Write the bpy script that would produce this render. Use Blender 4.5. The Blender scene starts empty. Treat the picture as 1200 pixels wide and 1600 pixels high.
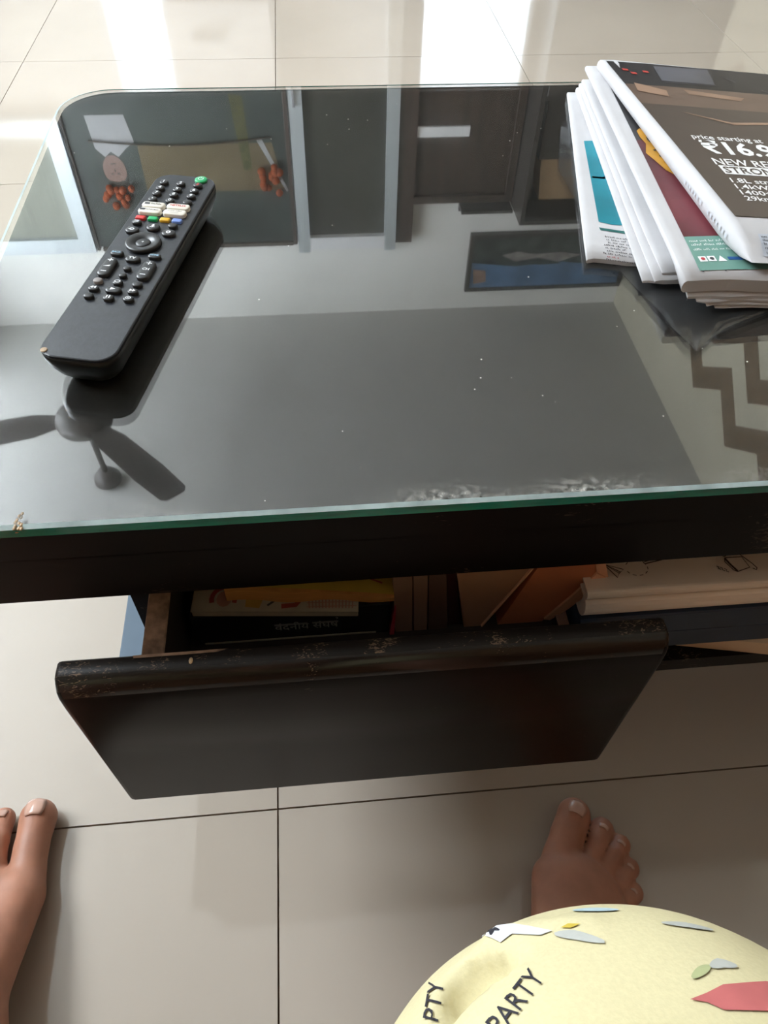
import bpy, bmesh, math, random
import numpy as np
from mathutils import Vector, Matrix
from mathutils.bvhtree import BVHTree

R = math.radians
random.seed(7)
scene = bpy.context.scene
COL = scene.collection

# ---------------------------------------------------------------- camera
CAM_H = 0.7071
cam_data = bpy.data.cameras.new('camera')
cam = bpy.data.objects.new('camera', cam_data)
COL.objects.link(cam)
right = Vector((0.9954083, -0.0934431, 0.0207523))
up = Vector((0.0592489, 0.7717638, 0.6331431))
fwd = Vector((0.0751787, 0.6290064, -0.7737565))
M = Matrix((right, up, -fwd)).transposed().to_4x4()
M.translation = (0, 0, CAM_H)
cam.matrix_world = M
cam_data.sensor_fit = 'VERTICAL'
cam_data.sensor_height = 36.0
cam_data.lens = 1157.586 * 36.0 / 1600.0
cam_data.clip_start = 0.01
cam_data.clip_end = 60
scene.camera = cam

# ---------------------------------------------------------------- world, daylight and exposure
world = bpy.data.worlds.new('overcast_sky')
scene.world = world
world.use_nodes = True
wbg = world.node_tree.nodes['Background']
wbg.inputs['Color'].default_value = (0.86, 0.94, 1.0, 1)
wbg.inputs['Strength'].default_value = 22.0


def window_portal(name, loc, rot, sx, sy):
    """daylight portal in a window opening: guides sampling of the sky, adds no light of its own"""
    l = bpy.data.lights.new(name, 'AREA')
    l.shape = 'RECTANGLE'
    l.size = sx
    l.size_y = sy
    l.cycles.is_portal = True
    o = bpy.data.objects.new(name, l)
    o.location = loc
    o.rotation_euler = rot
    COL.objects.link(o)
    return o


scene.view_settings.view_transform = 'Standard'
scene.view_settings.look = 'None'
scene.view_settings.gamma = 1.0
scene.view_settings.use_curve_mapping = False
scene.view_settings.exposure = 0.30
scene.cycles.max_bounces = 10
scene.cycles.diffuse_bounces = 5
scene.cycles.glossy_bounces = 5
scene.cycles.transmission_bounces = 8
scene.cycles.transparent_max_bounces = 12
scene.cycles.sample_clamp_indirect = 8.0
scene.cycles.use_denoising = True


# ---------------------------------------------------------------- materials
def new_mat(name, color=(.8, .8, .8), rough=.5, spec=.5, metal=0.0, **kw):
    m = bpy.data.materials.new(name)
    m.use_nodes = True
    b = m.node_tree.nodes['Principled BSDF']
    b.inputs['Base Color'].default_value = (*color, 1)
    b.inputs['Roughness'].default_value = rough
    b.inputs['Specular IOR Level'].default_value = spec
    b.inputs['Metallic'].default_value = metal
    for k, v in kw.items():
        b.inputs[k.replace('_', ' ')].default_value = v
    return m


def nd(m, t, **kw):
    n = m.node_tree.nodes.new(t)
    for k, v in kw.items():
        if k.startswith('i_'):
            n.inputs[k[2:].replace('_', ' ')].default_value = v
        else:
            setattr(n, k, v)
    return n


def lk(m, a, b):
    m.node_tree.links.new(a, b)


def grain(m, c1, c2, scale=8.0, detail=4.0, stretch=(1, 1, 1), lo=.35, hi=.65, bump=0.0, rough=None):
    """procedural colour variation (and optional bump) between two close tones"""
    b = m.node_tree.nodes['Principled BSDF']
    tc = nd(m, 'ShaderNodeTexCoord')
    mp = nd(m, 'ShaderNodeMapping')
    mp.inputs['Scale'].default_value = stretch
    nz = nd(m, 'ShaderNodeTexNoise')
    nz.inputs['Scale'].default_value = scale
    nz.inputs['Detail'].default_value = detail
    cr = nd(m, 'ShaderNodeValToRGB')
    cr.color_ramp.elements[0].position = lo
    cr.color_ramp.elements[1].position = hi
    cr.color_ramp.elements[0].color = (*c1, 1)
    cr.color_ramp.elements[1].color = (*c2, 1)
    lk(m, tc.outputs['Object'], mp.inputs['Vector'])
    lk(m, mp.outputs['Vector'], nz.inputs['Vector'])
    lk(m, nz.outputs['Fac'], cr.inputs['Fac'])
    lk(m, cr.outputs['Color'], b.inputs['Base Color'])
    if bump:
        bp = nd(m, 'ShaderNodeBump')
        bp.inputs['Strength'].default_value = bump
        bp.inputs['Distance'].default_value = .002
        lk(m, nz.outputs['Fac'], bp.inputs['Height'])
        lk(m, bp.outputs['Normal'], b.inputs['Normal'])
    return m


def gmat(name, c, var=.12, rough=.5, spec=.5, scale=12, bump=0.0, stretch=(1, 1, 1), **kw):
    m = new_mat(name, c, rough, spec, **kw)
    lo = tuple(max(0, v * (1 - var)) for v in c)
    hi = tuple(min(1, v * (1 + var)) for v in c)
    return grain(m, lo, hi, scale, 4, stretch, bump=bump)


MAT = {}
MAT['tile'] = gmat('ivory_vitrified_tile', (.425, .368, .308), .03, .06, .62, 3)
MAT['grout'] = gmat('dirty_grout', (.10, .065, .04), .3, .8, .2, 60)
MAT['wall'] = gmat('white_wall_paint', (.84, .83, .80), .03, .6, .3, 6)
MAT['wall_cream'] = gmat('cream_wallpaper', (.50, .46, .36), .04, .5, .3, 6)
MAT['wall_warm'] = gmat('warm_beige_paint', (.36, .19, .085), .05, .6, .3, 6)
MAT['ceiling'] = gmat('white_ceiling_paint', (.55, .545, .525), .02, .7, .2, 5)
MAT['zigzag'] = gmat('brown_zigzag_print', (.15, .10, .06), .15, .5, .3, 14)
MAT['aluminium'] = gmat('brushed_aluminium', (.62, .67, .70), .05, .32, .5, 40, stretch=(1, 1, .05), metal=.55)
MAT['white_lacquer'] = gmat('white_lacquer', (.82, .82, .84), .02, .25, .5, 8)
MAT['grey_plastic'] = gmat('grey_plastic', (.30, .30, .31), .1, .4, .5, 20)
MAT['dark_glass'] = gmat('dark_olive_glass', (.055, .055, .045), .2, .3, .5, 3)
MAT['door_wood'] = gmat('dark_brown_door', (.06, .042, .033), .25, .4, .4, 5, stretch=(8, 1, .6))
MAT['wardrobe'] = gmat('dark_wardrobe', (.045, .038, .034), .2, .35, .4, 5, stretch=(8, 1, .6))
MAT['cardboard'] = gmat('tan_cardboard', (.33, .225, .13), .1, .7, .3, 10)
MAT['black_plastic'] = gmat('black_plastic', (.012, .012, .013), .2, .38, .5, 50)
MAT['fan'] = gmat('dark_brown_fan_metal', (.06, .05, .045), .1, .4, .5, 20)

# dark stained wood: nearly black brown with fine worn scratches
def wood_mat(name, base, wear, wear_amt=.70, rough=.32, coat=.0, spec=.22, wsc=210, wpatch=18):
    m = new_mat(name, base, rough, spec)
    b = m.node_tree.nodes['Principled BSDF']
    b.inputs['Coat Weight'].default_value = coat
    b.inputs['Coat Roughness'].default_value = .12
    tc = nd(m, 'ShaderNodeTexCoord')
    n1 = nd(m, 'ShaderNodeTexNoise')
    n1.inputs['Scale'].default_value = 7
    n1.inputs['Detail'].default_value = 5
    mp = nd(m, 'ShaderNodeMapping')
    mp.inputs['Scale'].default_value = (1.5, 14, 14)
    lk(m, tc.outputs['Object'], mp.inputs['Vector'])
    lk(m, mp.outputs['Vector'], n1.inputs['Vector'])
    n2 = nd(m, 'ShaderNodeTexNoise')
    n2.inputs['Scale'].default_value = wsc
    n2.inputs['Detail'].default_value = 3
    n2.inputs['Distortion'].default_value = 2.5
    mp2 = nd(m, 'ShaderNodeMapping')
    mp2.inputs['Scale'].default_value = (.45, 1, 1.2)
    mp2.inputs['Rotation'].default_value = (0, 0, .2)
    lk(m, tc.outputs['Object'], mp2.inputs['Vector'])
    lk(m, mp2.outputs['Vector'], n2.inputs['Vector'])
    n3 = nd(m, 'ShaderNodeTexNoise')
    n3.inputs['Scale'].default_value = wpatch
    n3.inputs['Detail'].default_value = 2
    lk(m, tc.outputs['Object'], n3.inputs['Vector'])
    mul = nd(m, 'ShaderNodeMath', operation='MULTIPLY')
    lk(m, n2.outputs['Fac'], mul.inputs[0])
    lk(m, n3.outputs['Fac'], mul.inputs[1])
    cr = nd(m, 'ShaderNodeValToRGB')
    cr.color_ramp.elements[0].position = wear_amt * .53
    cr.color_ramp.elements[1].position = wear_amt * .53 + .05
    cr.color_ramp.elements[0].color = (0, 0, 0, 1)
    cr.color_ramp.elements[1].color = (1, 1, 1, 1)
    lk(m, mul.outputs[0], cr.inputs['Fac'])
    c0 = nd(m, 'ShaderNodeMixRGB')
    c0.inputs['Color1'].default_value = (*[v * .75 for v in base], 1)
    c0.inputs['Color2'].default_value = (*[v * 1.3 for v in base], 1)
    lk(m, n1.outputs['Fac'], c0.inputs['Fac'])
    c1 = nd(m, 'ShaderNodeMixRGB')
    c1.inputs['Color2'].default_value = (*wear, 1)
    lk(m, cr.outputs['Color'], c1.inputs['Fac'])
    lk(m, c0.outputs['Color'], c1.inputs['Color1'])
    lk(m, c1.outputs['Color'], b.inputs['Base Color'])
    return m


MAT['wood'] = wood_mat('dark_wenge_wood', (.0050, .0038, .0032), (.07, .052, .04), .76, .38, 0, .10)
MAT['wood_top'] = wood_mat('black_table_top', (.010, .010, .0095), (.02, .02, .02), .9, .07, 0, .5)
MAT['wood_worn'] = wood_mat('worn_drawer_edge', (.013, .0095, .0078), (.17, .115, .075), .575, .42, 0, .2, 430, 40)
MAT['wood_arris'] = wood_mat('polished_drawer_arris', (.012, .009, .0075), (.17, .12, .08), .74, .2, 0, .4, 430, 40)
MAT['wood_front'] = wood_mat('drawer_front_laminate', (.0068, .0043, .0031), (.12, .1, .08), .86, .3, 0, .05)
MAT['blue_grey_end'] = gmat('blue_grey_board', (.12, .165, .215), .06, .5, .3, 20)
MAT['particle'] = gmat('raw_particle_board', (.30, .185, .125), .35, .85, .2, 130)
MAT['drawer_inner'] = gmat('brown_drawer_lining', (.035, .026, .022), .2, .7, .3, 20)


def glass_mat():
    m = bpy.data.materials.new('clear_table_glass')
    m.use_nodes = True
    nt = m.node_tree
    b = nt.nodes['Principled BSDF']
    out = nt.nodes['Material Output']
    b.inputs['Base Color'].default_value = (.965, .975, .968, 1)
    b.inputs['Transmission Weight'].default_value = 1
    b.inputs['Roughness'].default_value = .0
    b.inputs['IOR'].default_value = 1.65
    # dust specks and a dusty worn near edge
    dif = nd(m, 'ShaderNodeBsdfDiffuse')
    dif.inputs['Color'].default_value = (.62, .60, .55, 1)
    tc = nd(m, 'ShaderNodeTexCoord')
    vo = nd(m, 'ShaderNodeTexVoronoi')
    vo.inputs['Scale'].default_value = 60
    sp = nd(m, 'ShaderNodeMath', operation='LESS_THAN')
    sp.inputs[1].default_value = .030
    wn = nd(m, 'ShaderNodeTexNoise')
    wn.inputs['Scale'].default_value = 7
    gt = nd(m, 'ShaderNodeMath', operation='GREATER_THAN')
    gt.inputs[1].default_value = .52
    mu = nd(m, 'ShaderNodeMath', operation='MULTIPLY')
    lk(m, tc.outputs['Object'], vo.inputs['Vector'])
    lk(m, tc.outputs['Object'], wn.inputs['Vector'])
    lk(m, vo.outputs['Distance'], sp.inputs[0])
    lk(m, wn.outputs['Fac'], gt.inputs[0])
    lk(m, sp.outputs[0], mu.inputs[0])
    lk(m, gt.outputs[0], mu.inputs[1])
    # dusty band along the near edge (object y from 0 = near edge)
    sx = nd(m, 'ShaderNodeSeparateXYZ')
    lk(m, tc.outputs['Object'], sx.inputs[0])
    mr = nd(m, 'ShaderNodeMapRange')
    mr.inputs['From Min'].default_value = .2295
    mr.inputs['From Max'].default_value = .243
    mr.inputs['To Min'].default_value = 1
    mr.inputs['To Max'].default_value = 0
    lk(m, sx.outputs['Y'], mr.inputs['Value'])
    n4 = nd(m, 'ShaderNodeTexNoise')
    n4.inputs['Scale'].default_value = 330
    n4.inputs['Detail'].default_value = 6
    lk(m, tc.outputs['Object'], n4.inputs['Vector'])
    n5 = nd(m, 'ShaderNodeTexNoise')
    n5.inputs['Scale'].default_value = 9
    lk(m, tc.outputs['Object'], n5.inputs['Vector'])
    r5 = nd(m, 'ShaderNodeMapRange')
    r5.inputs['From Min'].default_value = .42
    r5.inputs['From Max'].default_value = .62
    lk(m, n5.outputs['Fac'], r5.inputs['Value'])
    r4 = nd(m, 'ShaderNodeMapRange')
    r4.inputs['From Min'].default_value = .44
    r4.inputs['From Max'].default_value = .72
    lk(m, n4.outputs['Fac'], r4.inputs['Value'])
    m1 = nd(m, 'ShaderNodeMath', operation='MULTIPLY')
    m2 = nd(m, 'ShaderNodeMath', operation='MULTIPLY')
    lk(m, mr.outputs[0], m1.inputs[0])
    lk(m, r4.outputs[0], m1.inputs[1])
    lk(m, m1.outputs[0], m2.inputs[0])
    lk(m, r5.outputs[0], m2.inputs[1])
    mx = nd(m, 'ShaderNodeMath', operation='MAXIMUM')
    lk(m, m2.outputs[0], mx.inputs[0])
    lk(m, mu.outputs[0], mx.inputs[1])
    ad = nd(m, 'ShaderNodeMath', operation='ADD', use_clamp=True)
    ad.inputs[1].default_value = .012      # thin even film of dust
    lk(m, mx.outputs[0], ad.inputs[0])
    mix = nd(m, 'ShaderNodeMixShader')
    lk(m, ad.outputs[0], mix.inputs['Fac'])
    lk(m, b.outputs[0], mix.inputs[1])
    lk(m, dif.outputs[0], mix.inputs[2])
    lk(m, mix.outputs[0], out.inputs['Surface'])
    return m


MAT['glass'] = glass_mat()
MAT['glass_edge'] = gmat('green_glass_edge', (.003, .19, .14), .25, .12, .5, 30, stretch=(1, 1, 6))
MAT['glass_edge_pale'] = gmat('ground_arris_highlight', (.34, .42, .42), .2, .3, .5, 60, stretch=(1, 1, 1))  # pale tone paints the highlight along the ground arris
MAT['paper'] = gmat('newsprint', (.50, .49, .50), .03, .75, .2, 40)
MAT['paper_edge'] = gmat('page_edges', (.66, .64, .63), .10, .85, .1, 30, stretch=(.3, .3, 30))
MAT['print_brown'] = gmat('brown_print', (.072, .055, .046), .06, .38, .5, 9)
MAT['print_dark'] = gmat('dark_photo_print', (.022, .021, .023), .35, .38, .5, 14)
MAT['print_grey'] = gmat('grey_photo_print', (.085, .085, .10), .3, .38, .5, 14)
MAT['print_tan'] = gmat('tan_photo_print', (.26, .165, .115), .25, .4, .5, 22)
MAT['print_road'] = gmat('road_photo_print', (.125, .085, .065), .2, .4, .5, 12)
MAT['print_red'] = gmat('red_light_print', (.45, .06, .05), .2, .4, .4, 30)
MAT['print_maroon'] = gmat('maroon_print', (.10, .022, .028), .55, .4, .4, 14)
MAT['print_teal'] = gmat('teal_print', (.012, .20, .26), .18, .4, .4, 20)
MAT['print_sage'] = gmat('sage_green_print', (.14, .28, .235), .06, .5, .4, 20)
MAT['print_deepgreen'] = gmat('deep_green_print', (.02, .12, .11), .1, .5, .4, 20)
MAT['print_gold'] = gmat('golden_badge_print', (.47, .24, .035), .15, .45, .4, 60)
MAT['print_white'] = gmat('white_print', (.80, .80, .80), .02, .5, .4, 20)
MAT['print_ink'] = gmat('black_ink', (.05, .05, .055), .1, .6, .3, 20)
MAT['print_redink'] = gmat('red_ink', (.45, .05, .06), .1, .6, .3, 20)
MAT['print_blue'] = gmat('blue_print', (.03, .10, .28), .1, .5, .3, 20)
MAT['print_bluegrey'] = gmat('blue_grey_box_print', (.45, .48, .54), .04, .6, .3, 20)
MAT['remote'] = gmat('remote_black_plastic', (.018, .020, .026), .15, .33, .5, 300, bump=.05)
MAT['remote_side'] = gmat('remote_side_plastic', (.004, .004, .0045), .15, .3, .3, 200)
MAT['button'] = gmat('black_rubber_button', (.012, .012, .013), .2, .33, .5, 100)
MAT['button_white'] = gmat('cream_button', (.72, .68, .60), .03, .4, .5, 40)
MAT['button_green'] = gmat('green_button', (.01, .36, .12), .08, .35, .5, 40)
MAT['button_red'] = gmat('red_button', (.55, .03, .03), .08, .4, .5, 40)
MAT['button_yellow'] = gmat('yellow_button', (.65, .36, .02), .08, .4, .5, 40)
MAT['button_blue'] = gmat('blue_button', (.15, .24, .55), .08, .4, .5, 40)
MAT['legend'] = gmat('white_legend', (.75, .76, .78), .03, .5, .4, 40)
MAT['legend_blue'] = gmat('pale_blue_legend', (.30, .48, .62), .03, .5, .4, 40)
MAT['legend_grey'] = gmat('worn_grey_legend', (.22, .20, .19), .2, .5, .4, 40)
MAT['gold_mark'] = gmat('brass_mark', (.40, .27, .15), .3, .4, .5, 200)
MAT['book_black'] = gmat('black_book_cloth', (.010, .010, .011), .2, .5, .4, 30)
MAT['book_pages'] = gmat('aged_book_pages', (.42, .36, .27), .12, .8, .2, 12, stretch=(.5, .5, 120))
MAT['magazine'] = gmat('cream_magazine_cover', (.36, .32, .235), .15, .5, .4, 25)
MAT['mag_red'] = gmat('faded_red_print', (.27, .045, .035), .2, .5, .4, 25)
MAT['mag_pink'] = gmat('dusty_pink_print', (.34, .17, .13), .2, .5, .4, 25)
MAT['mag_yellow'] = gmat('ochre_print', (.42, .26, .06), .2, .5, .4, 25)
MAT['yellow_cover'] = gmat('yellow_cover', (.48, .33, .05), .2, .5, .4, 12)
MAT['orange_pages'] = gmat('orange_pages', (.52, .235, .07), .16, .6, .3, 14, stretch=(.4, .4, 60))
MAT['brown_cover'] = gmat('brown_paper_cover', (.28, .165, .12), .12, .6, .3, 12)
MAT['brown_cover2'] = gmat('dark_brown_cover', (.13, .075, .058), .12, .6, .3, 12)
MAT['maroon_cover'] = gmat('dark_maroon_cover', (.055, .014, .014), .12, .5, .3, 12)
MAT['red_cover'] = gmat('crimson_cover', (.42, .035, .055), .1, .5, .3, 12)
MAT['tan_box'] = gmat('tan_leatherette', (.42, .23, .145), .08, .5, .4, 10)
MAT['rust_box'] = gmat('rust_leatherette', (.52, .175, .085), .10, .5, .4, 10)
MAT['rust_lit_edge'] = gmat('lit_rust_edge', (.72, .38, .23), .06, .45, .4, 10)  # lit box edges painted a paler rust
MAT['notebook'] = gmat('off_white_leatherette', (.82, .72, .62), .03, .38, .5, 18)
MAT['doodle_ink'] = gmat('brown_ink', (.085, .05, .035), .1, .6, .3, 20)
MAT['navy'] = gmat('navy_box_board', (.018, .032, .062), .12, .5, .4, 20)
MAT['beige_book'] = gmat('beige_board', (.66, .50, .34), .07, .6, .3, 15)
# skin and cloth
MAT['skin'] = gmat('brown_skin', (.40, .185, .118), .10, .48, .4, 45, bump=.12)
_b = MAT['skin'].node_tree.nodes['Principled BSDF']
_b.inputs['Subsurface Weight'].default_value = .12
_b.inputs['Subsurface Radius'].default_value = (.006, .002, .001)
MAT['nail'] = gmat('toenail', (.52, .32, .25), .05, .18, .5, 60)
MAT['cloth'] = gmat('pale_yellow_cotton', (.56, .495, .30), .03, .85, .15, 900, bump=.10)
MAT['cloth_ink'] = gmat('black_cloth_print', (.035, .033, .04), .1, .85, .1, 80)
MAT['cloth_grey'] = gmat('grey_cloth_print', (.40, .40, .37), .08, .85, .1, 80)
MAT['cloth_white'] = gmat('white_cloth_print', (.55, .55, .57), .04, .85, .1, 80)
MAT['cloth_red'] = gmat('coral_cloth_print', (.46, .13, .125), .08, .85, .1, 80)
MAT['cloth_green'] = gmat('olive_cloth_print', (.36, .38, .20), .1, .85, .1, 80)
MAT['cloth_gold'] = gmat('mustard_cloth_print', (.48, .36, .06), .08, .85, .1, 80)
MAT['cloth_blue'] = gmat('pale_blue_cloth_print', (.36, .45, .48), .08, .85, .1, 80)
MAT['shirt'] = gmat('dark_maroon_cotton', (.10, .035, .03), .1, .9, .1, 200)
MAT['hair'] = gmat('black_hair', (.012, .010, .009), .2, .5, .4, 90)
MAT['sofa'] = gmat('brown_sofa_fabric', (.20, .085, .035), .15, .85, .2, 60, bump=.2)
MAT['curtain'] = gmat('pale_green_curtain', (.30, .31, .265), .10, .8, .2, 20, stretch=(10, 1, .3))
MAT['painting_sky'] = gmat('blue_painted_sky', (.10, .19, .33), .25, .4, .4, 6)
MAT['painting_land'] = gmat('dark_painted_land', (.05, .06, .055), .5, .4, .4, 16)
MAT['painting_pale'] = gmat('pale_painted_shape', (.32, .30, .28), .3, .4, .4, 16)
MAT['photo_back'] = gmat('sepia_photo', (.14, .11, .062), .12, .3, .4, 5)
MAT['photo_dark'] = gmat('dark_photo_mount', (.035, .045, .04), .25, .5, .5, 5)
MAT['photo_white'] = gmat('white_shirt_print', (.34, .34, .35), .05, .4, .4, 10)
MAT['photo_skin'] = gmat('face_print', (.24, .155, .13), .08, .4, .4, 20)
MAT['marigold'] = gmat('marigold_petals', (.30, .065, .02), .3, .7, .2, 60)
MAT['leaf'] = gmat('green_leaf', (.085, .085, .035), .3, .6, .3, 40)
MAT['cyan_glaze'] = gmat('pale_cyan_glaze', (.36, .56, .58), .08, .3, .5, 20)


def frosted(name, col, w=.9):
    m = bpy.data.materials.new(name)
    m.use_nodes = True
    nt = m.node_tree
    nt.nodes.remove(nt.nodes['Principled BSDF'])
    tr = nd(m, 'ShaderNodeBsdfTranslucent')
    df = nd(m, 'ShaderNodeBsdfDiffuse')
    nz = nd(m, 'ShaderNodeTexNoise')
    nz.inputs['Scale'].default_value = 30
    cr = nd(m, 'ShaderNodeValToRGB')
    cr.color_ramp.elements[0].color = (*[c * .96 for c in col], 1)
    cr.color_ramp.elements[1].color = (*col, 1)
    mx = nd(m, 'ShaderNodeMixShader')
    mx.inputs['Fac'].default_value = 1 - w
    lk(m, nz.outputs['Fac'], cr.inputs['Fac'])
    lk(m, cr.outputs['Color'], tr.inputs['Color'])
    lk(m, cr.outputs['Color'], df.inputs['Color'])
    lk(m, tr.outputs[0], mx.inputs[1])
    lk(m, df.outputs[0], mx.inputs[2])
    lk(m, mx.outputs[0], nt.nodes['Material Output'].inputs['Surface'])
    return m


MAT['frosted'] = frosted('frosted_glass', (.50, .52, .54))


def clear_film(name, tint, fac_clear, rough, diff):
    m = bpy.data.materials.new(name)
    m.use_nodes = True
    nt = m.node_tree
    nt.nodes.remove(nt.nodes['Principled BSDF'])
    tp = nd(m, 'ShaderNodeBsdfTransparent')
    tp.inputs['Color'].default_value = (*tint, 1)
    gl = nd(m, 'ShaderNodeBsdfGlossy')
    gl.inputs['Roughness'].default_value = rough
    gl.inputs['Color'].default_value = (.8, .82, .84, 1)
    df = nd(m, 'ShaderNodeBsdfDiffuse')
    df.inputs['Color'].default_value = (*diff, 1)
    a = nd(m, 'ShaderNodeMixShader')
    a.inputs['Fac'].default_value = .25
    lw = nd(m, 'ShaderNodeLayerWeight')
    lw.inputs['Blend'].default_value = .25
    mr = nd(m, 'ShaderNodeMapRange')
    mr.inputs['To Min'].default_value = 1 - fac_clear
    mr.inputs['To Max'].default_value = .6
    lk(m, lw.outputs['Fresnel'], mr.inputs['Value'])
    lk(m, gl.outputs[0], a.inputs[1])
    lk(m, df.outputs[0], a.inputs[2])
    b = nd(m, 'ShaderNodeMixShader')
    lk(m, mr.outputs[0], b.inputs['Fac'])
    lk(m, tp.outputs[0], b.inputs[1])
    lk(m, a.outputs[0], b.inputs[2])
    lk(m, b.outputs[0], nt.nodes['Material Output'].inputs['Surface'])
    return m


MAT['polythene'] = clear_film('clear_polythene', (.93, .94, .94), .90, .16, (.34, .35, .36))
MAT['pane'] = clear_film('window_pane', (.93, .96, .95), .93, .02, (.5, .5, .5))


# ---------------------------------------------------------------- geometry helpers
class MB:
    """collects geometry; build() links it as ONE mesh object"""

    def __init__(self):
        self.v, self.f, self.s = [], [], []

    def add(self, vs, fs, smooth=False):
        o = len(self.v)
        self.v += [tuple(map(float, p)) for p in vs]
        self.f += [tuple(i + o for i in f) for f in fs]
        self.s += [smooth] * len(fs)
        return self

    def bm(self, bm, smooth=False):
        bm.verts.index_update()
        self.add([v.co[:] for v in bm.verts], [[v.index for v in f.verts] for f in bm.faces], smooth)
        bm.free()
        return self

    def box(self, x0, x1, y0, y1, z0, z1, bevel=0.0, seg=2, mat=None):
        b = bmesh.new()
        bmesh.ops.create_cube(b, size=1)
        for v in b.verts:
            v.co = ((x0 + x1) / 2 + v.co.x * (x1 - x0), (y0 + y1) / 2 + v.co.y * (y1 - y0), (z0 + z1) / 2 + v.co.z * (z1 - z0))
        if bevel:
            bmesh.ops.bevel(b, geom=b.edges[:], offset=bevel, segments=seg, affect='EDGES', profile=.5)
        if mat is not None:
            b.transform(mat)
        return self.bm(b, False)

    def prism(self, poly, z0, z1, axis='z'):
        """polygon (list of 2D points) extruded between z0 and z1 along the axis"""
        n = len(poly)

        def P(a, b, c):
            return {'z': (a, b, c), 'y': (a, c, b), 'x': (c, a, b)}[axis]
        vs = [P(a, b, z0) for a, b in poly] + [P(a, b, z1) for a, b in poly]
        fs = [tuple(range(n))[::-1], tuple(range(n, 2 * n))]
        fs += [(i, (i + 1) % n, n + (i + 1) % n, n + i) for i in range(n)]
        return self.add(vs, fs)

    def tube(self, pts, r, n=8, closed=False, taper=None):
        pts = [Vector(p) for p in pts]
        rings = []
        prev = None
        for i, p in enumerate(pts):
            a = pts[max(0, i - 1)]
            b = pts[min(len(pts) - 1, i + 1)]
            t = (b - a).normalized()
            ref = Vector((0, 0, 1)) if abs(t.z) < .9 else Vector((1, 0, 0))
            if prev is not None:
                u = (prev - t * prev.dot(t)).normalized()
            else:
                u = t.cross(ref).normalized()
            prev = u
            w = t.cross(u)
            rr = r if taper is None else r * taper[i]
            rings.append([p + (u * math.cos(2 * math.pi * k / n) + w * math.sin(2 * math.pi * k / n)) * rr for k in range(n)])
        vs = [p for q in rings for p in q]
        fs = []
        for i in range(len(rings) - 1):
            for k in range(n):
                fs.append((i * n + k, i * n + (k + 1) % n, (i + 1) * n + (k + 1) % n, (i + 1) * n + k))
        fs.append(tuple(range(n))[::-1])
        fs.append(tuple(range((len(rings) - 1) * n, len(rings) * n)))
        return self.add(vs, fs, True)

    def ball(self, c, r, nu=12, nv=8):
        rx, ry, rz = (r, r, r) if not hasattr(r, '__len__') else r
        vs = [(c[0], c[1], c[2] - rz)]
        for j in range(1, nv):
            a = -math.pi / 2 + math.pi * j / nv
            for i in range(nu):
                t = 2 * math.pi * i / nu
                vs.append((c[0] + rx * math.cos(a) * math.cos(t), c[1] + ry * math.cos(a) * math.sin(t), c[2] + rz * math.sin(a)))
        vs.append((c[0], c[1], c[2] + rz))
        fs = []
        for i in range(nu):
            fs.append((0, 1 + (i + 1) % nu, 1 + i))
            for j in range(nv - 2):
                a = 1 + j * nu
                fs.append((a + i, a + (i + 1) % nu, a + nu + (i + 1) % nu, a + nu + i))
            a = 1 + (nv - 2) * nu
            fs.append((a + i, a + (i + 1) % nu, len(vs) - 1))
        return self.add(vs, fs, True)

    def lathe(self, prof, c, n=24, axis='z'):
        vs, fs = [], []
        for r, z in prof:
            for k in range(n):
                t = 2 * math.pi * k / n
                vs.append((c[0] + r * math.cos(t), c[1] + r * math.sin(t), c[2] + z))
        m = len(prof)
        for i in range(m - 1):
            for k in range(n):
                fs.append((i * n + k, i * n + (k + 1) % n, (i + 1) * n + (k + 1) % n, (i + 1) * n + k))
        fs.append(tuple(range(n))[::-1])
        fs.append(tuple(range((m - 1) * n, m * n)))
        return self.add(vs, fs, False)

    def ribbon(self, pts, w, fn, closed=False):
        """flat drawn line of width w through 2D pts, each vertex mapped by fn(x,y)->3D"""
        pts = [Vector((p[0], p[1])) for p in pts]
        L, Rr = [], []
        n = len(pts)
        for i, p in enumerate(pts):
            a = pts[i - 1] if (i or closed) else p
            b = pts[(i + 1) % n] if (i < n - 1 or closed) else p
            d = (b - a)
            d = d.normalized() if d.length else Vector((1, 0))
            q = Vector((-d.y, d.x)) * w / 2
            L.append(p + q)
            Rr.append(p - q)
        vs = [fn(*q) for q in L] + [fn(*q) for q in Rr]
        fs = [(i, n + i, n + (i + 1) % n, (i + 1) % n) for i in range(n if closed else n - 1)]
        return self.add(vs, fs)

    def poly(self, pts, fn):
        return self.add([fn(*p) for p in pts], [tuple(range(len(pts)))])

    def map(self, fn):
        self.v = [tuple(fn(*p)) for p in self.v]
        return self

    def build(self, name, mat, parent=None, smooth=None, recalc=True, local=False):
        me = bpy.data.meshes.new(name)
        me.from_pydata(self.v, [], self.f)
        me.materials.append(MAT[mat] if isinstance(mat, str) else mat)
        sm = self.s if smooth is None else [smooth] * len(self.f)
        me.polygons.foreach_set('use_smooth', sm)
        if recalc:
            b = bmesh.new()
            b.from_mesh(me)
            bmesh.ops.recalc_face_normals(b, faces=b.faces[:])
            b.to_mesh(me)
            b.free()
        me.update()
        o = bpy.data.objects.new(name, me)
        COL.objects.link(o)
        if parent is not None:
            attach(o, parent, local)
        return o


def world_of(o):
    m = o.matrix_basis.copy()
    if o.parent is not None:
        m = world_of(o.parent) @ o.matrix_parent_inverse @ m
    return m


def attach(o, parent, local=False):
    o.parent = parent
    if not local:
        o.matrix_parent_inverse = world_of(parent).inverted()


def thing(name, label, cat, loc, group=None, rz=0.0):
    o = bpy.data.objects.new(name, None)
    o.empty_display_size = .05
    o.location = loc
    o.rotation_euler = (0, 0, rz)
    COL.objects.link(o)
    return tag(o, label, cat, group)


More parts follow.
